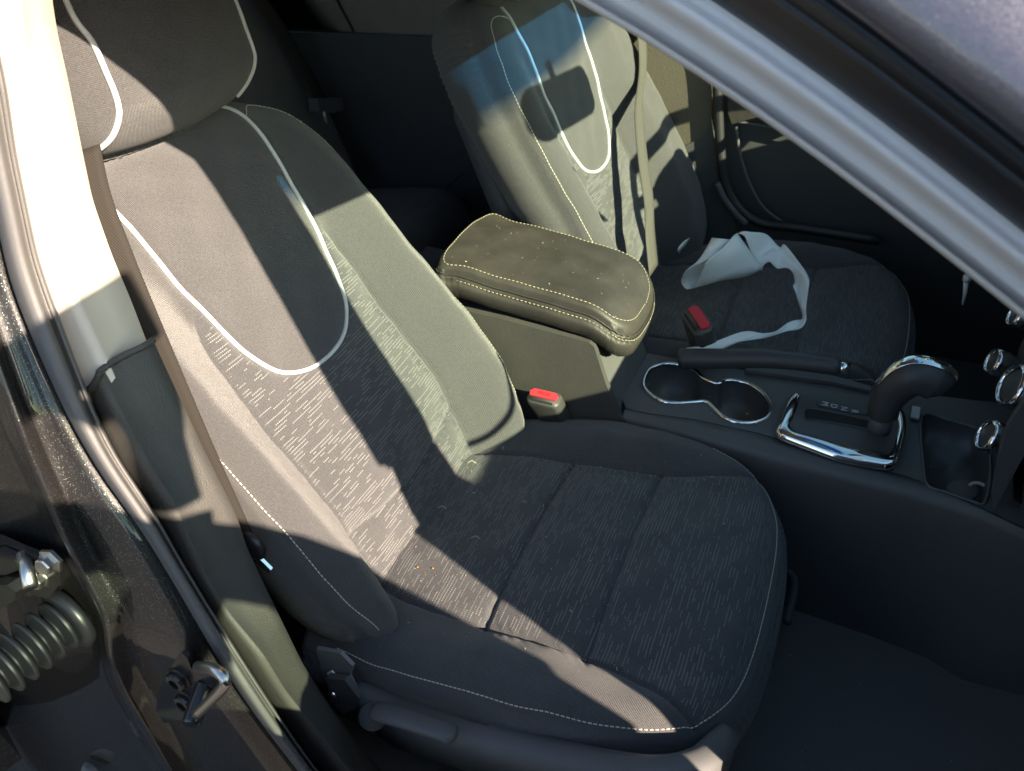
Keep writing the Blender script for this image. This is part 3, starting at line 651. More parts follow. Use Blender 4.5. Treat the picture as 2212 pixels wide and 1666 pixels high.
def ringknob(p, y, r, dirx=(-1, -.12, .32)):
    X = atY(p, y); d = np.array(dirx); d = d/np.linalg.norm(d)
    k = mesh('knob', *lathe(X-d*.018, d, [(0, .018), (r*.70, .018), (r*.80, .014), (r*.86, -.01), (r*.86, -.04)], 32), M['soft'], dash)
    V, Fc = lathe(X-d*.018, d, [(r*.78, .0165), (r*.80, .021), (r*.90, .022), (r*1.0, .016), (r*1.02, .006), (r*.9, .0)], 40); mesh('knob_ring', V, Fc, M['chrome'], k)
ringknob((2131, 940), -.065, .024); ringknob((2146, 780), .10, .021); ringknob((2184, 832), .0, .033); ringknob((2192, 682), .16, .018)
KX = [atY((2131, 940), -.065), atY((2184, 832), .0), atY((2146, 780), .10), atY((2192, 682), .16)]
rows = []
for y in np.linspace(-.132, .20, 12):
    xb = float(np.interp(y, [-.065, 0, .10, .16], [k[0] for k in KX]))+.030
    rows.append([(xb+.10, y, .30), (xb+.012, y, .345), (xb, y, .39), (xb+.004, y, .44), (xb+.02, y, .52), (xb+.05, y, .60)])
V, Fc = loft(rows); mesh('stack_face', V, Fc, M['plate'], dash)
# steering wheel
WC = np.array([.66, .385, .73]); WA = np.array([-.90, 0, .43]); WA /= np.linalg.norm(WA); wu = np.array([.43, 0, .90]); wu /= np.linalg.norm(wu); wv = np.array([0, 1., 0])
sw = tag(thing('steering_wheel', 'black steering wheel whose rim throws its curved shadow on the far seat', 'steering wheel', tuple(WC)))
ring = [WC+.185*(math.cos(a)*wu+math.sin(a)*wv) for a in np.linspace(0, 2*math.pi, 64, endpoint=False)]
V, Fc = sweep(ring, circ(.0165, 12), tuple(WA), True); mesh('rim', V, Fc, M['vinyl'], sw)
V, Fc = lathe(WC, WA, [(0, .035), (.05, .032), (.075, .015), (.08, -.03), (.04, -.06), (0, -.06)], 28); mesh('hub', V, Fc, M['vinyl'], sw)
for a in (R(80), R(-80), R(160), R(200)):
    d = math.cos(a)*wu+math.sin(a)*wv; tube('spoke', [WC+d*.05, WC+d*.12+WA*-.008, WC+d*.18], .018, M['vinyl'], sw, 10, tuple(WA), ry=.009)
tube('steering_column', [WC-WA*.05, WC-WA*.34], .045, M['soft'], dash, 18); tube('stalk', [WC-WA*.08+wv*-.04, WC-WA*.07+wv*-.19+wu*.02], .009, M['soft'], dash)
mir_ = thing('rear_view_mirror', 'rear-view mirror hung from the top of the windscreen', 'mirror', tuple(MIRC))
def rrect(w_, h_, r_, n=6):
    o = []
    for cx, cy, a0_ in ((w_/2-r_, h_/2-r_, 0), (-w_/2+r_, h_/2-r_, 90), (-w_/2+r_, -h_/2+r_, 180), (w_/2-r_, -h_/2+r_, 270)):
        for k in range(n+1): a = R(a0_+90*k/n); o.append((cx+r_*math.cos(a), cy+r_*math.sin(a)))
    return o
ma = np.array([-1, .22, -.08]); ma /= np.linalg.norm(ma); mr = np.cross((0, 0, 1), ma); mr /= np.linalg.norm(mr); mu = np.cross(ma, mr)
rows = [[np.array(MIRC)+mr*a*k+mu*b*k+ma*d for a, b in rrect(.30, .092, .030)] for d, k in ((.014, .94), (.011, 1), (-.012, 1), (-.03, .8), (-.038, .45))]
V, Fc = loft(rows, True); m_ = len(rows[0]); Fc.append(tuple(range(m_))); Fc.append(tuple(4*m_+i for i in range(m_))[::-1]); mesh('mirror_housing', V, Fc, M['plastic'], mir_)
rows = [[np.array(MIRC)+mr*a+mu*b+ma*.0155 for a, b in rrect(.282, .074, .024)]]; mesh('mirror_glass', rows[0], [tuple(range(m_))], M['chrome'], mir_)
tube('mirror_stem', [np.array(MIRC)-ma*.03, np.array(MIRC)+np.array([.045, -.01, .045]), np.array(MIRC)+np.array([.03, -.012, .10])], .011, M['plastic'], mir_)
for nm_, pts, lab in VISORS:
    bm = bmesh.new(); add_prism(bm, pts, (.014, 0, .010)); vs = bm_obj('sun_visor', bm, M['trim'], None, False, .005); tag(vs, lab, 'sun visor', 'sun visors under the roof edge')

# ------------------------------------------------------------------ centre console
con = thing('centre_console', 'black centre console with cup holders and selector between the seats', 'console', (.35, 0, 0))
YN = lambda x: float(np.interp(x, [-.2, .2, .35, .5, .67, .80, 1.0], [-.095, -.098, -.112, -.128, -.140, -.160, -.17]))
seam = [atZ(p, .326) for p in [(1352, 882), (1400, 893), (1500, 906), (1640, 936), (1800, 985), (1965, 1030), (2125, 1098), (2212, 1140)]]
CUP = cr([atZ(p, .327) for p in [(1390, 832), (1400, 803), (1420, 791), (1445, 786), (1475, 790), (1502, 801), (1520, 818), (1550, 829), (1566, 823), (1592, 823), (1622, 832), (1650, 852), (1666, 880), (1658, 902), (1630, 914), (1597, 914), (1566, 904), (1543, 884), (1526, 869), (1500, 870), (1465, 872), (1432, 868), (1405, 853)]], 5, True)
BZO = cr([atZ(p, .337) for p in [(1714, 851), (1700, 870), (1686, 905), (1677, 925), (1678, 936), (1694, 946), (1750, 966), (1820, 990), (1890, 1004), (1925, 1008), (1940, 1001), (1950, 972), (1958, 930), (1954, 895), (1935, 878)]], 5)
BZI = cr([atZ(p, .343) for p in [(1728, 856), (1724, 873), (1714, 899), (1709, 912), (1711, 921), (1722, 931), (1760, 940), (1825, 958), (1890, 972), (1914, 977), (1928, 968), (1936, 945), (1942, 918), (1938, 895), (1928, 884)]], 5)
PLO = cr([atZ(p, .329) for p in [(1716, 849), (1694, 885), (1676, 922), (1676, 938), (1692, 948), (1820, 992), (1922, 1010), (1943, 1002), (1960, 930), (1955, 893), (1936, 872), (1850, 862), (1780, 850)]], 4, True)
BIN = cr([atZ(p, .327) for p in [(1992, 898), (2050, 908), (2115, 928), (2134, 960), (2140, 1020), (2128, 1085), (2100, 1083), (2040, 1062), (2004, 1048), (1994, 1000)]], 4, True)
far = [(.24, .085), (.45, .085), (.62, .10), (.80, .12), (.90, .13)]
outer = [tuple(p[:2]) for p in seam]+[(.92, -.155)]+far[::-1]+[(.215, .085), (.213, -.06)]
def plate(name, outer, holes, z, mat, par):
    bm = bmesh.new(); es = []
    for L in [outer]+holes:
        vs = [bm.verts.new((p[0], p[1], z)) for p in L]
        es += [bm.edges.new((vs[i], vs[(i+1) % len(vs)])) for i in range(len(vs))]
    bmesh.ops.triangle_fill(bm, use_beauty=True, edges=es)
    for f in bm.faces:
        if f.normal.z < 0: f.normal_flip()
    me = bpy.data.meshes.new(name); bm.to_mesh(me); bm.free(); return link(name, me, mat, par, False)
plate('top_plate', outer, [[p[:2] for p in CUP], [p[:2] for p in BIN]], .326, M['plastic'], con)
def well(name, loop, z0, depth, mat, par, taper=.9):
    L = np.array(loop)[:, :2]; c = L.mean(0); rows = [[(*(c+(p-c)*k), z0-d) for p in L] for k, d in ((1.0, 0), (1.0, .006), (taper, depth))]
    V, Fc = loft(rows, True); n_ = len(L); Fc.append(tuple(2*n_+i for i in range(n_))); return mesh(name, V, Fc, mat, par)
cw = well('cup_holder', CUP, .326, .065, M['plate'], con, .96)
V, Fc = sweep(CUP, [(.0035, -.001), (.0035, .002), (.001, .0042), (-.0015, .0038), (-.003, .001), (-.003, -.004)], (0, 0, 1), True); mesh('chrome_ring', V, Fc, M['chrome'], cw)
well('storage_bin', BIN, .326, .05, M['plate'], con)
V, Fc = sweep(BIN, circ(.0022, 6), (0, 0, 1), True); mesh('bin_rim', V, Fc, M['plastic'], con)
# near rail with its rounded shoulder and the wall below
rows = []
for p in seam+[np.array([.92, -.157, .326])]:
    x, y = p[0], p[1]; yn = min(YN(x), y-.012)
    rows.append([(x, y-.0012, .318), (x, y-.0016, .3262), (x, y*.5+yn*.5, .3265), (x, yn+.006, .325), (x, yn+.001, .320), (x, yn-.001, .312), (x, yn, .29), (x, yn-.004, .2), (x, yn-.02, -.01)])
V, Fc = loft(rows); mesh('side_rail', V, Fc, M['plastic'], con)
# storage box under the armrest
boxn = [(-.22, .0), (-.22, .49), (.023, .474), (.170, .458), (.178, .452), (.197, .385), (.222, .322), (.24, .31), (.24, .0)]
bm = bmesh.new(); add_prism(bm, [(x, -.103, z) for x, z in boxn], (0, .012, 0)); bm_obj('box_side', bm, M['pillar_low'], con, False, .003)
bm = bmesh.new(); add_prism(bm, [(x-.004, -.092, z-.008) for x, z in boxn], (0, .18, 0)); bm_obj('box_body', bm, M['plastic'], con, False, .006)
# selector
V, Fc = loft([[b-np.array([0, 0, .008]) for b in BZO], [a*.95+b*.05+np.array([0, 0, .0015]) for a, b in zip(BZO, BZI)], [a*.82+b*.18+np.array([0, 0, .0035]) for a, b in zip(BZO, BZI)], [a*.40+b*.60+np.array([0, 0, .0025]) for a, b in zip(BZO, BZI)], [b-np.array([0, 0, .001]) for b in BZI], [b-np.array([0, 0, .02]) for b in BZI]]); bz = mesh('selector_bezel', V, Fc, M['chrome'], con)
pin = [p*1.0 for p in BZI]; pc_ = np.mean(PLO, 0)
bm = bmesh.new(); add_prism(bm, [(p[0], p[1], .329) for p in [pc_+(q-pc_)*.90 for q in PLO]], (0, 0, .012)); sp_ = bm_obj('selector_plate', bm, M['plate'], con, False, .003)
slot = cr([atZ(p, .3418) for p in [(1738, 897), (1746, 883), (1790, 890), (1850, 903), (1880, 912), (1874, 926), (1830, 918), (1760, 907), (1744, 906)]], 4, True)
mesh('selector_slot', slot, [tuple(range(len(slot)))], M['blackhole'], sp_)
rows = [[(*p[:2], .3419) for p in slot], [(*p[:2], .3435) for p in [np.mean(slot, 0)+(q-np.mean(slot, 0))*1.04 for q in slot]], [(*p[:2], .3416) for p in [np.mean(slot, 0)+(q-np.mean(slot, 0))*1.09 for q in slot]]]
V, Fc = loft(rows, True); mesh('slot_lip', V, Fc, M['plate'], sp_)
win = [atZ(p, .3417) for p in [(1764, 867), (1780, 861), (1882, 884), (1884, 893), (1866, 897), (1768, 878)]]
bm = bmesh.new(); add_prism(bm, win, (0, 0, .0012)); bm_obj('letter_window', bm, M['soft'], sp_, False)
def text(name, body_, X, xdir, ydir, size, mat, par, ext=.0003):
    cu = bpy.data.curves.new(name, 'FONT'); cu.body = body_; cu.size = size; cu.align_x = 'CENTER'; cu.align_y = 'CENTER'; cu.extrude = ext
    o = bpy.data.objects.new(name, cu); COL.objects.link(o); dg = bpy.context.evaluated_depsgraph_get(); me = bpy.data.meshes.new_from_object(o.evaluated_get(dg))
    bpy.data.objects.remove(o); xd = Vector(xdir).normalized(); yd = Vector(ydir); yd = (yd-xd*yd.dot(xd)).normalized(); zd = xd.cross(yd)
    me.transform(Matrix(((xd[0], yd[0], zd[0], X[0]), (xd[1], yd[1], zd[1], X[1]), (xd[2], yd[2], zd[2], X[2]), (0, 0, 0, 1)))); me.materials.clear()
    return link(name, me, mat, par, False)
for ch_, p in (('M', (1782, 872)), ('D', (1801, 877)), ('N', (1823, 883)), ('R', (1846, 889))): text('letter', ch_, atZ(p, .3434), (.0, -1, 0), (1, 0.06, 0), .0145, M['print'], sp_)
lv = thing_child('gear_lever', con)
LB_ = np.array([.606, -.046, .338]); 
def ell(c, ax, ay, az, n1=18, n2=28, cut=None):
    V = []; Fc = []; 
    for i in range(n1+1):
        th = math.pi*i/n1
        for j in range(n2): ph = 2*math.pi*j/n2; V.append(np.array(c)+ax*(math.sin(th)*math.cos(ph))+ay*(math.sin(th)*math.sin(ph))+az*math.cos(th))
    for i in range(n1):
        for j in range(n2): k = (j+1) % n2; Fc.append((i*n2+j, i*n2+k, (i+1)*n2+k, (i+1)*n2+j))
    return V, Fc
K = {k: atY(p, -.03) for k, p in dict(base=(1898, 925), ring=(1908, 896), neck=(1912, 872), mid=(1935, 838), head=(1975, 812), tip=(2020, 822), end=(2042, 838)).items()}
tube('lever_stem', [K['base']-np.array([0, 0, .012]), K['ring']], .0165, M['grey_plastic'], lv, 18, up=(0, 1, 0))
tube('lever_ring', [K['ring']*.93+K['base']*.07, K['ring']*1.0], .0180, M['chrome'], lv, 20, up=(0, 1, 0))
pth = cr([K['ring'], K['neck'], K['mid'], K['head'], K['tip'], K['end']], 8); rad = np.interp(np.linspace(0, 1, len(pth)), [0, .2, .4, .6, .8, .93, 1], [.70, .76, .88, 1.0, .98, .78, .35])
kn = tube('lever_knob', pth, .030, M['vinyl'], lv, 24, up=(0, 1, 0), scale=list(rad), ry=.029)
# chrome cap over the back of the knob
prof = [(math.sin(a)*.031, 0) for a in (0,)]
fr_ = frames(pth, (0, 1, 0)); rows = []
i0, i1 = int(len(pth)*.30), len(pth)-2
for i in range(i0, i1+1):
    t, s_, u = fr_[i]; k = float(rad[i]); taper = min(1, (i-i0)/5+.15)*min(1, (i1-i)/2+.4)
    upv = s_ if s_[2] > 0 else -s_; r = []
    for a in np.linspace(-R(24), R(10), 15): a = a*taper; r.append(np.array(pth[i])+(upv*math.cos(a)+u*math.sin(a))*(.0312*k))
    rows.append(r)
V, Fc = loft(rows); add_mod_solid(mesh('knob_cap', V, Fc, M['chrome'], lv), .0015)
# hand brake
hb = thing_child('hand_brake', con)
hp_ = [atY(p, .055) for p in [(1470, 775), (1560, 775), (1640, 775), (1720, 781), (1814, 793)]]
tube('brake_grip', cr(hp_, 8), .0148, M['vinyl'], hb, 18, up=(0, 1, 0), scale=list(np.interp(np.linspace(0, 1, 33), [0, .35, .7, .97, 1], [1.25, 1.15, 1.0, .92, .85])))
tube('brake_button', [hp_[-1]-np.array([.004, 0, 0]), atY((1836, 797), .055)], .0095, M['chrome'], hb, 14, up=(0, 1, 0))
tube('button_face', [atY((1835.5, 797), .055), atY((1838, 797.4), .055)], .0075, M['plate'], hb, 14, up=(0, 1, 0))
bm = bmesh.new(); add_prism(bm, [atZ(p, .328) for p in [(1610, 806), (1660, 812), (1800, 832), (1880, 850), (1880, 840), (1800, 818), (1660, 798), (1612, 794)]], (0, 0, .006)); bm_obj('brake_surround', bm, M['plastic'], con, False, .002)
bm = bmesh.new(); add_prism(bm, [atZ(p, .330) for p in [(1966, 905), (1984, 909), (1987, 884), (1970, 881)]], (0, 0, .004)); bm_obj('small_button', bm, M['silver'], con, False, .0015)
# armrest
at_ = .155; aex = np.array([math.cos(at_), 0, -math.sin(at_)]); aez = np.array([math.sin(at_), 0, math.cos(at_)]); ao = np.array([.07, .004, .530])
aout = [(.174, 0), (.166, .05), (.142, .082), (.10, .095), (0, .098), (-.12, .10), (-.165, .098), (-.175, 0), (-.165, -.098), (-.12, -.10), (0, -.099), (.12, -.098), (.152, -.090), (.170, -.062)]
def ah(x, y): return .006*np.cos(y*14)-.05*np.clip((x-.085)/.1, 0, 1)**2+.004
AR = Pad(aout, (0, 0), ah, .010, .060, [], [], wb=.5, K=50, NA=300, frame=(ao, aex, np.array([0, 1., 0]), aez))
ar = AR.build('armrest', M['leather'], con)
ins = lambda d: [(p-d*np.sign(p)*(abs(p) > .1), q-d*np.sign(q)*(abs(q) > .03)) for p, q in aout]
AE = cr(ins(.007), 1, True)
stitches(AR, AE+[AE[0]], ar, .0072, .0050, .0006, mat=M['thread_dull'])
def stitch3(path, par, pitch=.0072, ln=.0052, r=.0009, name='stitching'):
    C = np.array(path); r = .0006; d = np.linalg.norm(C[1:]-C[:-1], axis=1); cum = np.concatenate([[0], np.cumsum(d)]); g = Geo()
    for t in np.arange(0, cum[-1]-ln, pitch):
        a, b = [np.array([np.interp(t+q, cum, C[:, k]) for k in range(3)]) for q in (0, ln)]; V, Fc = sweep([a, b], circ(r, 5), (.2, .3, .9)); g.add(V, Fc)
    return tag(g.obj(name, M['thread_dull'], par), kind='stuff')
ringN = 1+(AR.K+2-1)*AR.NA
c2 = AR.V[1+AR.K*AR.NA:1+(AR.K+1)*AR.NA]; c3 = c2-aez*.0075; cen_ = c3.mean(0); out_ = (c3-cen_); out_ = out_/np.linalg.norm(out_, axis=1)[:, None]
stitch3(np.vstack([c3+out_*.0036, (c3+out_*.0036)[:1]]), ar)
V, Fc = sweep(list(c2+out_*.0015+aez*.001), circ(.0012, 6), (0, 0, 1), True); mesh('armrest_seam', V, Fc, M['leather'], ar)

# ------------------------------------------------------------------ seat hardware
def rib(name, path, wv_, mat, par=None, th=.0014, n=6):
    P = cr(path, n); Wd = cr(wv_, n) if isinstance(wv_, list) else [np.array(wv_)]*len(P)
    V, Fc = loft([[p-w_*.5, p-w_*.17, p+w_*.17, p+w_*.5] for p, w_ in zip(P, Wd)]); o = mesh(name, V, Fc, mat, par); add_mod_solid(o, th); return o
BELTS = 'seat belts'
bp = [atY(p, y) for p, y in [((188, 320), -.555), ((213, 430), -.57), ((256, 545), -.585), ((303, 660), -.60), ((350, 770), -.61), ((432, 960), -.625), ((516, 1145), -.64), ((552, 1215), -.65)]]
o = rib('seat_belt', bp, (.019, .017, .004), M['belt_dark']); tag(o, 'ribbed brown belt webbing running down beside the near seat and pale pillar', 'seat belt', BELTS)
anc = thing('belt_anchor', 'glossy black belt anchor beside the near seat\'s lower side', 'belt anchor', tuple(bp[-1]))
V, Fc = ell(atY((545, 1180), -.648), np.array([.016, 0, -.01]), np.array([0, .010, 0]), np.array([.008, 0, .018])); mesh('anchor_cap', V, Fc, M['boot'], anc)
bm = bmesh.new(); add_prism(bm, [atY(p, -.652) for p in [(548, 1195), (585, 1232), (580, 1240), (556, 1222)]], (0, .004, 0)); bm_obj('anchor_plate', bm, M['chrome'], anc, False, .001)
od, ed, nd = DFR[0], DFR[1], DFR[2]
def dpl(p, off): return hitp(p, nd, nd@(od+nd*off))
bd = [dpl(p, f) for p, f in [((1372, -40), .05), ((1385, 60), .05), ((1389, 140), .055), ((1380, 230), .065), ((1387, 330), .08), ((1401, 430), .095), ((1404, 500), .10), ((1412, 585), .09)]]
o = rib('seat_belt', bd, [np.array([.004, .046, .004])]*8, M['belt']); tag(o, 'pale grey seat belt hanging down across the far front seat', 'seat belt', BELTS)
# side trim of the near seat
def ys(p, y=-.652): return atY(p, y)
tp = [ys(p) for p in [(768, 1478), (850, 1512), (960, 1545), (1080, 1580), (1200, 1612), (1320, 1638), (1430, 1650)]]+[atY((1505, 1632), -.625), atY((1548, 1598), -.59), atY((1570, 1568), -.565)]
P = cr(tp, 6); sca = list(np.interp(np.linspace(0, 1, len(P)), [0, .1, .75, .93, 1], [.7, 1, 1, .95, .55]))
V, Fc = sweep(P, [(.0, .004), (-.010, .0), (-.016, -.012), (-.016, -.03), (-.012, -.075), (.02, -.08), (.02, .0)], (0, 0, 1), scale=sca); mesh('side_trim', V, Fc, M['grey_plastic'], seat_p)
hl = thing_child('height_lever', seat_p)
lp = [ys(p, -.685) for p in [(808, 1535), (850, 1545), (900, 1560), (955, 1578), (985, 1592)]]
tube('lever_handle', cr(lp, 6), .0145, M['grey_plastic'], hl, 16, scale=list(np.interp(np.linspace(0, 1, 25), [0, .06, .5, .93, 1], [.75, 1, .95, .9, .5])), ry=.010)
tube('lever_pivot', [ys((800, 1545), -.66), ys((806, 1548), -.682)], .017, M['soft'], hl, 20)
bm = bmesh.new(); add_prism(bm, [ys(p, -.66) for p in [(683, 1402), (735, 1412), (762, 1440), (755, 1462), (768, 1490), (760, 1530), (715, 1500), (695, 1450)]], (0, .005, 0)); bm_obj('recliner_cover', bm, M['light_plastic'], seat_p, False, .004)
bm = bmesh.new(); add_prism(bm, [ys(p, -.672) for p in [(706, 1465), (745, 1470), (775, 1508), (768, 1530), (742, 1545), (712, 1512)]], (0, .008, 0)); bm_obj('belt_tensioner', bm, M['soft'], seat_p, False, .003)
tube('tensioner_pin', [ys((718, 1495), -.676), ys((728, 1512), -.676)], .003, M['chrome'], seat_p)
bm = bmesh.new(); add_prism(bm, [ys(p, -.664) for p in [(706, 1455), (716, 1450), (742, 1478), (738, 1484), (728, 1472), (722, 1476)]], (0, .002, 0)); bm_obj('paper_tag', bm, M['paper'], seat_p, False)
for rt, dx_, y0 in ((seat_p, 0, -.37), (seat_d, .14, .37)):
    bm = bmesh.new(); add_prism(bm, [(dx_-.02, y0-.235, .06), (dx_-.02, y0-.235, .20), (dx_+.44, y0-.235, .24), (dx_+.47, y0-.235, .12), (dx_+.42, y0-.235, .06)], (0, .47, 0)); bm_obj('seat_base', bm, M['soft'], rt, False, .015)
    for sg in (-1, 1):
        bm = bmesh.new(); add_box(bm, (dx_+.2, y0+sg*.2, .035), (.56, .05, .05)); bm_obj('seat_rail', bm, M['dark'], rt, False, .004)
tube('slide_bar', cr([atZ(p, .10) for p in [(1690, 1215), (1702, 1232), (1716, 1250), (1716, 1275), (1708, 1310), (1700, 1345)]], 5), .0065, M['grey_plastic'], seat_p, 10)
# buckles
BK = 'belt buckles'
def buckle(c, ax, ay, az, lab, word=None, sc=1.):
    ax, ay, az = [np.array(k, float)/np.linalg.norm(k) for k in (ax, ay, az)]
    t = thing('belt_buckle', lab, 'belt buckle', tuple(c), BK)
    ax, ay, az = ax*sc, ay*sc, az*sc; rows = [[np.array(c)+ax*a*k+ay*b*k+az*z for a, b in rrect(.056, .030, .009, 4)] for z, k in ((-.11, .8), (-.06, .92), (0, 1), (.006, .985), (.009, .93))]
    V, Fc = loft(rows, True); m2 = len(rows[0]); Fc.append(tuple(4*m2+i for i in range(m2))); mesh('buckle_body', V, Fc, M['buckle'], t)
    bm = bmesh.new(); add_prism(bm, [np.array(c)+ax*a+ay*(b+BO)+az*.0075 for a, b in ((-.022, -.006), (.022, -.006), (.024, .002), (.019, .0075), (-.019, .0075), (-.024, .002))], az*.005); bt_ = bm_obj('release_button', bm, M['red'], t, False, .0015)
    if word: text('button_word', word, np.array(c)+az*.0128+ay*(BO+.001), ax, ay, .0085, M['red_dark'], bt_)
    bm = bmesh.new(); add_prism(bm, [np.array(c)+ax*a+ay*(b-.0098 if BO > -.1 else b)+az*.0092 for a, b in ((-.018, -.002), (.018, -.002), (.018, .0015), (-.018, .0015))], az*.0005); bm_obj('latch_slot', bm, M['blackhole'], t, False)
    return t
BO = .003
buckle(atY((1178, 864), -.135), (1, .10, -.12), (.02, 1, .38), (-.12, -.42, 1), 'near belt buckle with red release button, half in sun beside the console', 'PRESS')
buckle(atZ((1508, 700), .39), (.55, -.75, -.1), (.7, .6, .2), (-.15, -.35, 1), 'far belt buckle with red button on the far seat, in shade behind console', None, 1.35)

# ------------------------------------------------------------------ rear bench
rear = thing('rear_bench', 'dark rear bench seat in deep shade behind the two front seats', 'rear bench', (-.9, 0, .3))
rn = np.array([math.cos(.3), 0, math.sin(.3)]); re_ = np.array([-math.sin(.3), 0, math.cos(.3)]); ro = np.array([-.74, 0, .33])
def rh(u, v): return .02*np.cos((np.abs(u)-.33)*7)-.02*np.clip((v-.45)/.12, 0, 1)
rout = [(0, .56), (.5, .55), (.62, .5), (.66, .3), (.66, .05), (.6, -.04), (0, -.05)]; rout += [(-p, q) for p, q in rout[-2:0:-1]]
RP = Pad(rout, (0, .26), rh, .06, .12, [cr([(-.19, -.04), (-.19, .25), (-.19, .55)], 6), cr([(.19, -.04), (.19, .25), (.19, .55)], 6)], [], K=60, NA=260, frame=(ro, np.array([0, 1., 0]), re_, rn))
RP.build('backrest', M['fabric_dark'], rear)
rc = [(.36, 0), (.35, .4), (.32, .6), (.2, .66), (0, .66), (-.06, .6), (-.06, 0)]; rc += [(p, -q) for p, q in rc[-2:0:-1]]
RC = Pad(rc, (.15, 0), lambda x, y: .012*np.cos((np.abs(y)-.33)*7)-.02*np.clip((x-.25)/.1, 0, 1), .06, .2, [], [], K=50, NA=240, frame=(np.array([-.74, 0, .34]), np.array([.99, 0, .13]), np.array([0, 1., 0]), np.array([-.13, 0, .99])))
RC.build('cushion', M['fabric_dark'], rear)
def rpl(p, off): return hitp(p, rn, rn@(ro+rn*off))
o = rib('seat_belt', [rpl(p, .06) for p in [(505, -80), (560, 0), (610, 75), (655, 150), (697, 228)]], [np.array([0, .045, .012])]*5, M['belt_dark']); tag(o, 'dark belt slanting down over the rear bench to a square guide', 'seat belt', BELTS)
bm = bmesh.new(); add_prism(bm, [rpl(p, .05) for p in [(665, 212), (720, 210), (722, 236), (700, 243), (668, 240)]], (.03, 0, 0)); bg_ = bm_obj('belt_guide', bm, M['soft'], None, False, .005); tag(bg_, 'small square belt guide at the lower end of the rear belt', 'belt guide')
tube('guide_clip', [rpl((700, 242), .10), rpl((703, 258), .09), rpl((706, 264), .07)], .0035, M['silver'], bg_)
tube('trim_seam', [rpl(p, .045) for p in [(718, -20), (760, 60), (808, 150), (840, 205), (872, 252)]], .004, M['grey_plastic'], rear)
tube('cushion_seam', [atZ(p, .42) for p in [(1002, 374), (955, 412), (905, 452)]], .0018, M['grey_plastic'], rear)

# ------------------------------------------------------------------ far side pillar, seal and door
def Pz(p, y): return atY(p, y)
bm = bmesh.new(); add_prism(bm, [Pz(p, .715) for p in [(1300, -200), (1450, -40), (1500, 60), (1532, 130), (1538, 200), (1536, 262), (1518, 296), (1470, 320), (1380, 330), (1250, 250)]], (0, .03, 0)); bm_obj('pillar_trim', bm, M['trim_leather'], body, False, .006)
bm = bmesh.new(); add_prism(bm, [Pz(p, .712) for p in [(1536, 262), (1548, 340), (1562, 420), (1590, 480), (1600, 560), (1420, 560), (1300, 330), (1470, 320), (1518, 296)]], (0, .03, 0)); bm_obj('pillar_lower_trim', bm, M['soft'], body, False, .006)
tube('door_seal', cr([Pz(p, .70) for p in [(1525, 60), (1545, 130), (1551, 220), (1556, 320), (1568, 400), (1598, 452), (1645, 482), (1720, 492), (1900, 520)]], 6), .011, M['rubber_dark'], body, 12)
tube('sill_strip', cr([Pz(p, .69) for p in [(1548, 395), (1565, 430), (1590, 462), (1612, 484)]], 6), .008, M['grey_plastic'], body, 10)
bm = bmesh.new(); add_prism(bm, [Pz(p, .725) for p in [(1574, 192), (1600, 196), (1660, 215), (1760, 270), (1700, 262), (1640, 247), (1585, 262), (1577, 240)]], (0, -.02, 0)); bm_obj('door_armrest', bm, M['leather'], body, False, .006)
tube('door_pocket_edge', cr([Pz(p, .715) for p in [(1590, 275), (1600, 340), (1620, 400), (1650, 450), (1690, 480)]], 6), .004, M['grey_plastic'], body, 8)
tube('door_trim_edge', cr([Pz(p, .715) for p in [(1585, 262), (1650, 272), (1715, 286), (1800, 300)]], 6), .003, M['grey_plastic'], body, 8)

# ------------------------------------------------------------------ paper, cable tie, coin and ring
def pc1(q): return (1388+.1961*q[0], 455.4+.1961*q[1])
def pz(q): return atZ(pc1(q), q[2]+.006)
paper = thing('paper_sheet', 'crumpled white paper, one end rolled, lying on the far front seat', 'paper', tuple(pz((1200, 700, .35))))
OU = [(1045, 250, .44), (1180, 275, .435), (1380, 245, .43), (1515, 385, .41), (1560, 395, .41), (1700, 540, .40), (1800, 650, .395), (1835, 770, .385), (1820, 900, .38), (1805, 1050, .375), (1805, 1200, .37), (1735, 1320, .358), (1590, 1325, .352), (1450, 1370, .35), (1200, 1440, .35), (900, 1510, .35), (730, 1550, .35), (560, 1550, .35), (450, 1522, .352)]
IN = [(1320, 615, .375), (1330, 612, .376), (1400, 605, .378), (1460, 605, .38), (1520, 620, .38), (1600, 650, .378), (1660, 700, .375), (1680, 760, .37), (1655, 850, .362), (1700, 990, .36), (1765, 1140, .358), (1720, 1195, .358), (1590, 1250, .358), (1460, 1330, .356), (1350, 1330, .356), (1170, 1355, .356), (900, 1415, .356), (650, 1475, .356), (452, 1519, .353)]
A = cr([pz(q) for q in OU], 5); B = cr([pz(q) for q in IN], 5); rows = []
for i, (a, b) in enumerate(zip(A, B)):
    r = []
    for k in range(9):
        t = k/8; x = a*(1-t)+b*t; am = min(1, np.linalg.norm(a-b)/.08)
        x = x+np.array([0, 0, am*(.010*math.sin(i*.37+t*4.5)+.008*math.sin(t*9+i*.13)*(1-abs(2*t-1)))]); r.append(x)
    rows.append(r)
V, Fc = loft(rows); add_mod_solid(mesh('paper_strip', V, Fc, M['paper'], paper), .0006)
Lq = [(690, 580, .425), (655, 680, .40), (600, 790, .372), (540, 845, .356), (490, 865, .350), (440, 820, .353), (425, 770, .365), (445, 710, .385), (480, 655, .402)]
Rq = [(1040, 255, .441), (1140, 370, .425), (1240, 500, .40), (1320, 615, .376), (1262, 686, .352), (1200, 660, .356), (1120, 560, .37), (1040, 420, .40), (965, 320, .43)]
A = cr([pz(q) for q in Lq], 5); B = cr([pz(q) for q in Rq], 5)
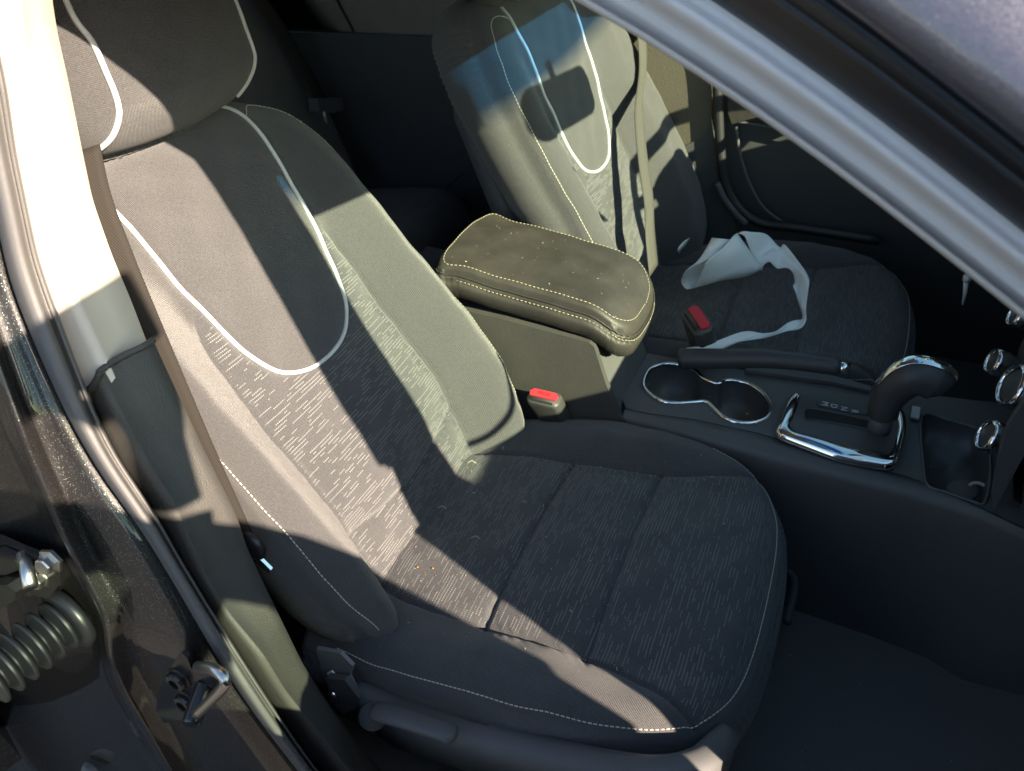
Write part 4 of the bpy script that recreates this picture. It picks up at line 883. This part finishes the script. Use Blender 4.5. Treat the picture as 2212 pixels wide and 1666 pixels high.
rows = [[a*(1-t)+b*t+np.array([0, 0, .004*math.sin(t*9+i*.2)*t]) for t in np.linspace(0, 1, 10)] for i, (a, b) in enumerate(zip(A, B))]
V, Fc = loft(rows); add_mod_solid(mesh('rolled_end', V, Fc, M['paper'], paper), .0006)
Fq = [[(480, 655, .398), (600, 560, .408), (680, 450, .418), (765, 298, .43)], [(590, 610, .400), (690, 540, .41), (800, 430, .42), (860, 308, .432)], [(700, 560, .40), (790, 500, .412), (880, 410, .42), (970, 318, .433)]]
V, Fc = loft([cr([pz(q) for q in r], 5) for r in Fq]); add_mod_solid(mesh('back_flap', V, Fc, M['paper'], paper), .0006)
tail = [[(395, 460, .36), (390, 420, .37), (440, 350, .38), (520, 300, .385)], [(410, 465, .355), (430, 425, .36), (470, 380, .37), (515, 310, .38)]]
V, Fc = loft([cr([pz(q) for q in r], 4) for r in tail]); add_mod_solid(mesh('paper_corner', V, Fc, M['paper'], paper), .0006)
def tz(p): return atY(p, .33)
tie = thing('cable_tie', 'white cable tie hanging in the dark beyond the gear lever', 'cable tie', tuple(tz((2088, 603))))
tube('tie_head', [tz((2090, 596)), tz((2087, 608))], .0075, M['tie'], tie, 4); tube('tie_tail', [tz((2087, 608)), tz((2085, 630)), tz((2080, 658))], .0045, M['tie'], tie, 6, scale=[1, .8, .45])
for q in ([(2089, 598), (2091, 585), (2094, 565)], [(2090, 597), (2101, 582), (2112, 562)]): tube('tie_strap', [tz(p) for p in q], .0035, M['tie'], tie, 6)
c_ = atZ((2078, 1060), .295); tag(mesh('coin', *lathe(c_, (-.2, -.1, 1), [(0, .003), (.019, .003), (.021, .0015), (.021, -.002), (0, -.002)], 28), M['grey_plastic']), 'grey round disc lying in the dark bin before the gear lever', 'disc')
c_ = atZ((2114, 1064), .298); rg = [c_+np.array([.014*math.cos(a), .016*math.sin(a), .004*math.sin(a)]) for a in np.linspace(R(-60), R(150), 24)]
tag(tube('curved_clip', rg, .0026, M['trim'], None, 8), 'small pale curved clip beside the grey disc in the bin', 'clip')
# crumbs and lint
g = Geo()
def crumb(X, s_, n_):
    d = rng.normal(size=3); d -= n_*(d@n_)*.8; d /= np.linalg.norm(d); V, Fc = sweep([X-d*s_, X+rng.normal(size=3)*s_*.3, X+d*s_], circ(s_*rng.uniform(.18, .5), 5), (.2, .3, .93)); g.add(V, Fc)
for k in range(260):
    x, y = rng.uniform(-.0, .47), rng.uniform(-.21, .22)
    if rng.random() < .35: x = rng.choice([.172, .316, .02])+rng.normal()*.006
    if rng.random() < .2: y = .17+rng.normal()*.004
    crumb(PC.at([(x, y)], .0008)[0], float(np.exp(rng.normal(-7.1, .45))), PC.frame[3])
for p in [(945, 1098), (1017, 1163), (1356, 1332), (1010, 1000)]: 
    q = atZ(p, .297); V, Fc = sweep(cr([q, q+np.array([.006, .004, .003]), q+np.array([.014, .003, .001])], 3), circ(.0007, 5), (.1, .2, .97)); g.add(V, Fc)
for k in range(45):
    X = np.array([rng.uniform(.5, 1.0), rng.uniform(-.66, -.2), .0225]); crumb(X, float(np.exp(rng.normal(-7.0, .5))), np.array([0, 0, 1.]))
for k in range(70):
    x, y = rng.uniform(-.15, .15), rng.uniform(-.085, .085); crumb(AR.at([(x, y)], .0004)[0], float(np.exp(rng.normal(-7.4, .4))), aez)
for k in range(60):
    x, y = rng.uniform(.24, .75), rng.uniform(-.08, .07); crumb(np.array([x, y, .3268]), float(np.exp(rng.normal(-7.3, .4))), np.array([0, 0, 1.]))
tag(g.obj('crumbs', M['crumb']), 'pale crumbs and bits of lint scattered over seat, armrest and floor', 'crumbs', kind='stuff')
g = Geo()
for k in range(20):
    x, y = rng.uniform(-.01, .14), rng.uniform(-.17, -.06); X = PC.at([(x, y)], .001)[0]; s_ = float(np.exp(rng.normal(-7.4, .5)))
    V, Fc = sweep([X-np.array([s_, 0, 0]), X+np.array([s_, s_*.3, 0])], circ(s_*.8, 5), (.2, .3, .93)); g.add(V, Fc)
tag(g.obj('amber_crumbs', M['amber']), 'amber coloured crumbs in the sunlit patch at the seat fold', 'crumbs', kind='stuff')
# wipers on the outside of the windscreen
def on_glass(X):
    for _ in range(30):
        y = X[1]; v = (X[0]-HX-.05+.11*(y/.6)**2)/(1.10-HX-.05); z = 1.125+(.69-1.125)*v-.03*(y/.6)**2*(1-v); t = (z-X[2])/(SUN[2]+.55*SUN[0]); X = X+np.array(SUN)*t
    return X
def glass_over(px, surf): return on_glass(np.array(surf))+np.array([.008, 0, .012])
wp = [glass_over(None, s_) for s_ in ((-.01, -.12, .40), (.02, -.14, .36), (.045, -.165, .33), (.03, -.20, .30), (.005, -.23, .29))]
tube('wiper_arm', cr(wp, 6), .0065, M['gloss'], body, 8)
wq = [on_glass(np.array(s_)) for s_ in ((.049, .16, .641), (.067, .275, .492))]
bm = bmesh.new(); d_ = wq[1]-wq[0]; sd = np.array([.010, .022, -.006]); add_prism(bm, [wq[0]-np.array([.01, 0, .01]), wq[1]-np.array([.01, 0, .01]), wq[1]-np.array([.01, 0, .01])+sd, wq[0]-np.array([.01, 0, .01])+sd], (-.004, 0, -.004)); bm_obj('glass_tag', bm, M['gloss'], body, False, .001)
# front hinge post of the doorway
bm = bmesh.new(); add_prism(bm, [(.87, -.665, -.1), (.85, -.752, -.1), (1.0, -.766, -.1), (1.7, -.82, -.1), (1.7, -.665, -.1)], (-.03, 0, .82)); bm_obj('hinge_post', bm, M['paint'], body, False, .006)
# open rear door, swung out behind the pillar
rd = thing_child('rear_door', body)
bm = bmesh.new(); add_prism(bm, [(-.50, -.84, z) for z in (.02,)]+[(-.50, -.84, .66), (-.80, -1.62, .64), (-.80, -1.62, .02)], (-.08, .03, 0)); bm_obj('door_panel', bm, M['paint'], rd, False, .01)
bm = bmesh.new(); add_prism(bm, [(-.50, -.84, .66), (-.50, -.80, 1.06), (-.75, -1.45, 1.06), (-.80, -1.62, .64), (-.78, -1.56, .66), (-.73, -1.42, 1.02), (-.52, -.86, 1.02), (-.515, -.88, .66)], (-.04, .015, 0)); bm_obj('window_frame', bm, M['paint'], rd, False, .003)
# binnacle over the instruments
rows = []
for y in np.linspace(.13, .60, 15):
    k = 1-((y-.365)/.235)**2; k = max(0, k)**.5; rows.append([(.76, y, .60+.02*k), (.755, y, .66+.07*k), (.78, y, .70+.075*k), (.84, y, .70+.07*k), (.93, y, .70+.03*k), (.96, y, .69)])
V, Fc = loft(rows); mesh('binnacle', V, Fc, M['soft'], dash)
# foot of the front pillar, between the post and the windscreen
bm = bmesh.new(); add_prism(bm, [(.86, -.745, .70), (.825, -.745, .75), (.80, -.735, .83), (.775, -.72, .88), (.80, -.70, .90), (1.0, -.74, .80), (1.15, -.76, .70)], (0, .055, 0)); bm_obj('pillar_foot', bm, M['paint'], body, False, .004)
# floor mat on the near side
bm = bmesh.new(); add_prism(bm, [(*atZ(p, .016)[:2], .010) for p in [(1640, 1230), (1760, 1215), (1900, 1262), (2060, 1345), (2212, 1420), (2500, 1560), (2400, 2000), (1500, 1800), (1560, 1560)]], (0, 0, .010)); mt_ = bm_obj('floor_mat', bm, M['mat'], None, False, .004); tag(mt_, 'dark floor mat in the near footwell, scattered with pale bits', 'floor mat')
# the photographer's raised hand with the phone, beside the lens
per = thing('person', 'raised forearm in dark sleeve and hand gripping a black phone beside the doorway', 'person', (.72, -1.04, 1.0))
def tube2(name, pts, radii, mat, par, n=14):
    P = cr(pts, 6); r = np.interp(np.linspace(0, 1, len(P)), np.linspace(0, 1, len(radii)), radii); return tube(name, P, 1.0, mat, par, n, (.31, .2, .93), scale=list(r))
tube2('sleeve', [(.735, -1.035, 1.0), (.76, -1.08, .93), (.80, -1.22, .84), (.85, -1.45, .98), (.90, -1.62, 1.22)], [.034, .040, .050, .055, .065], M['cloth_dark'], per, 20)
g = Geo()
def limb(pts, radii, n=12):
    P = cr(pts, 6); r = np.interp(np.linspace(0, 1, len(P)), np.linspace(0, 1, len(radii)), radii); V, Fc = sweep(P, circ(1, n), (.31, .2, .93), scale=list(r)); g.add(V, Fc)
limb([(.73, -1.03, 1.01), (.715, -1.01, 1.07), (.712, -1.0, 1.11), (.715, -1.005, 1.16), (.72, -1.02, 1.19)], [.027, .027, .034, .040, .026], 18)
for k, (y0, y1, z0, dl) in enumerate([(-1.035, -1.02, 1.185, .055), (-1.015, -.998, 1.195, .062), (-.993, -.978, 1.19, .058), (-.975, -.963, 1.175, .045)]):
    limb([(.722, y0, 1.15), (.735, y0+.003, z0), (.725, y1, z0+.022), (.700, y1+.002, z0+.026), (.688, y1+.004, z0+.026-dl*.5)], [.0105, .0100, .0092, .0085, .007], 10)
limb([(.705, -1.035, 1.12), (.685, -1.055, 1.15), (.680, -1.055, 1.185), (.684, -1.05, 1.205)], [.014, .012, .010, .008], 10)
g.obj('hand', M['skin_tone'], per)
bm = bmesh.new(); add_box(bm, (.705, -1.02, 1.20), (.009, .165, .082)); bm_obj('phone', bm, M['gloss'], per, False, .008)
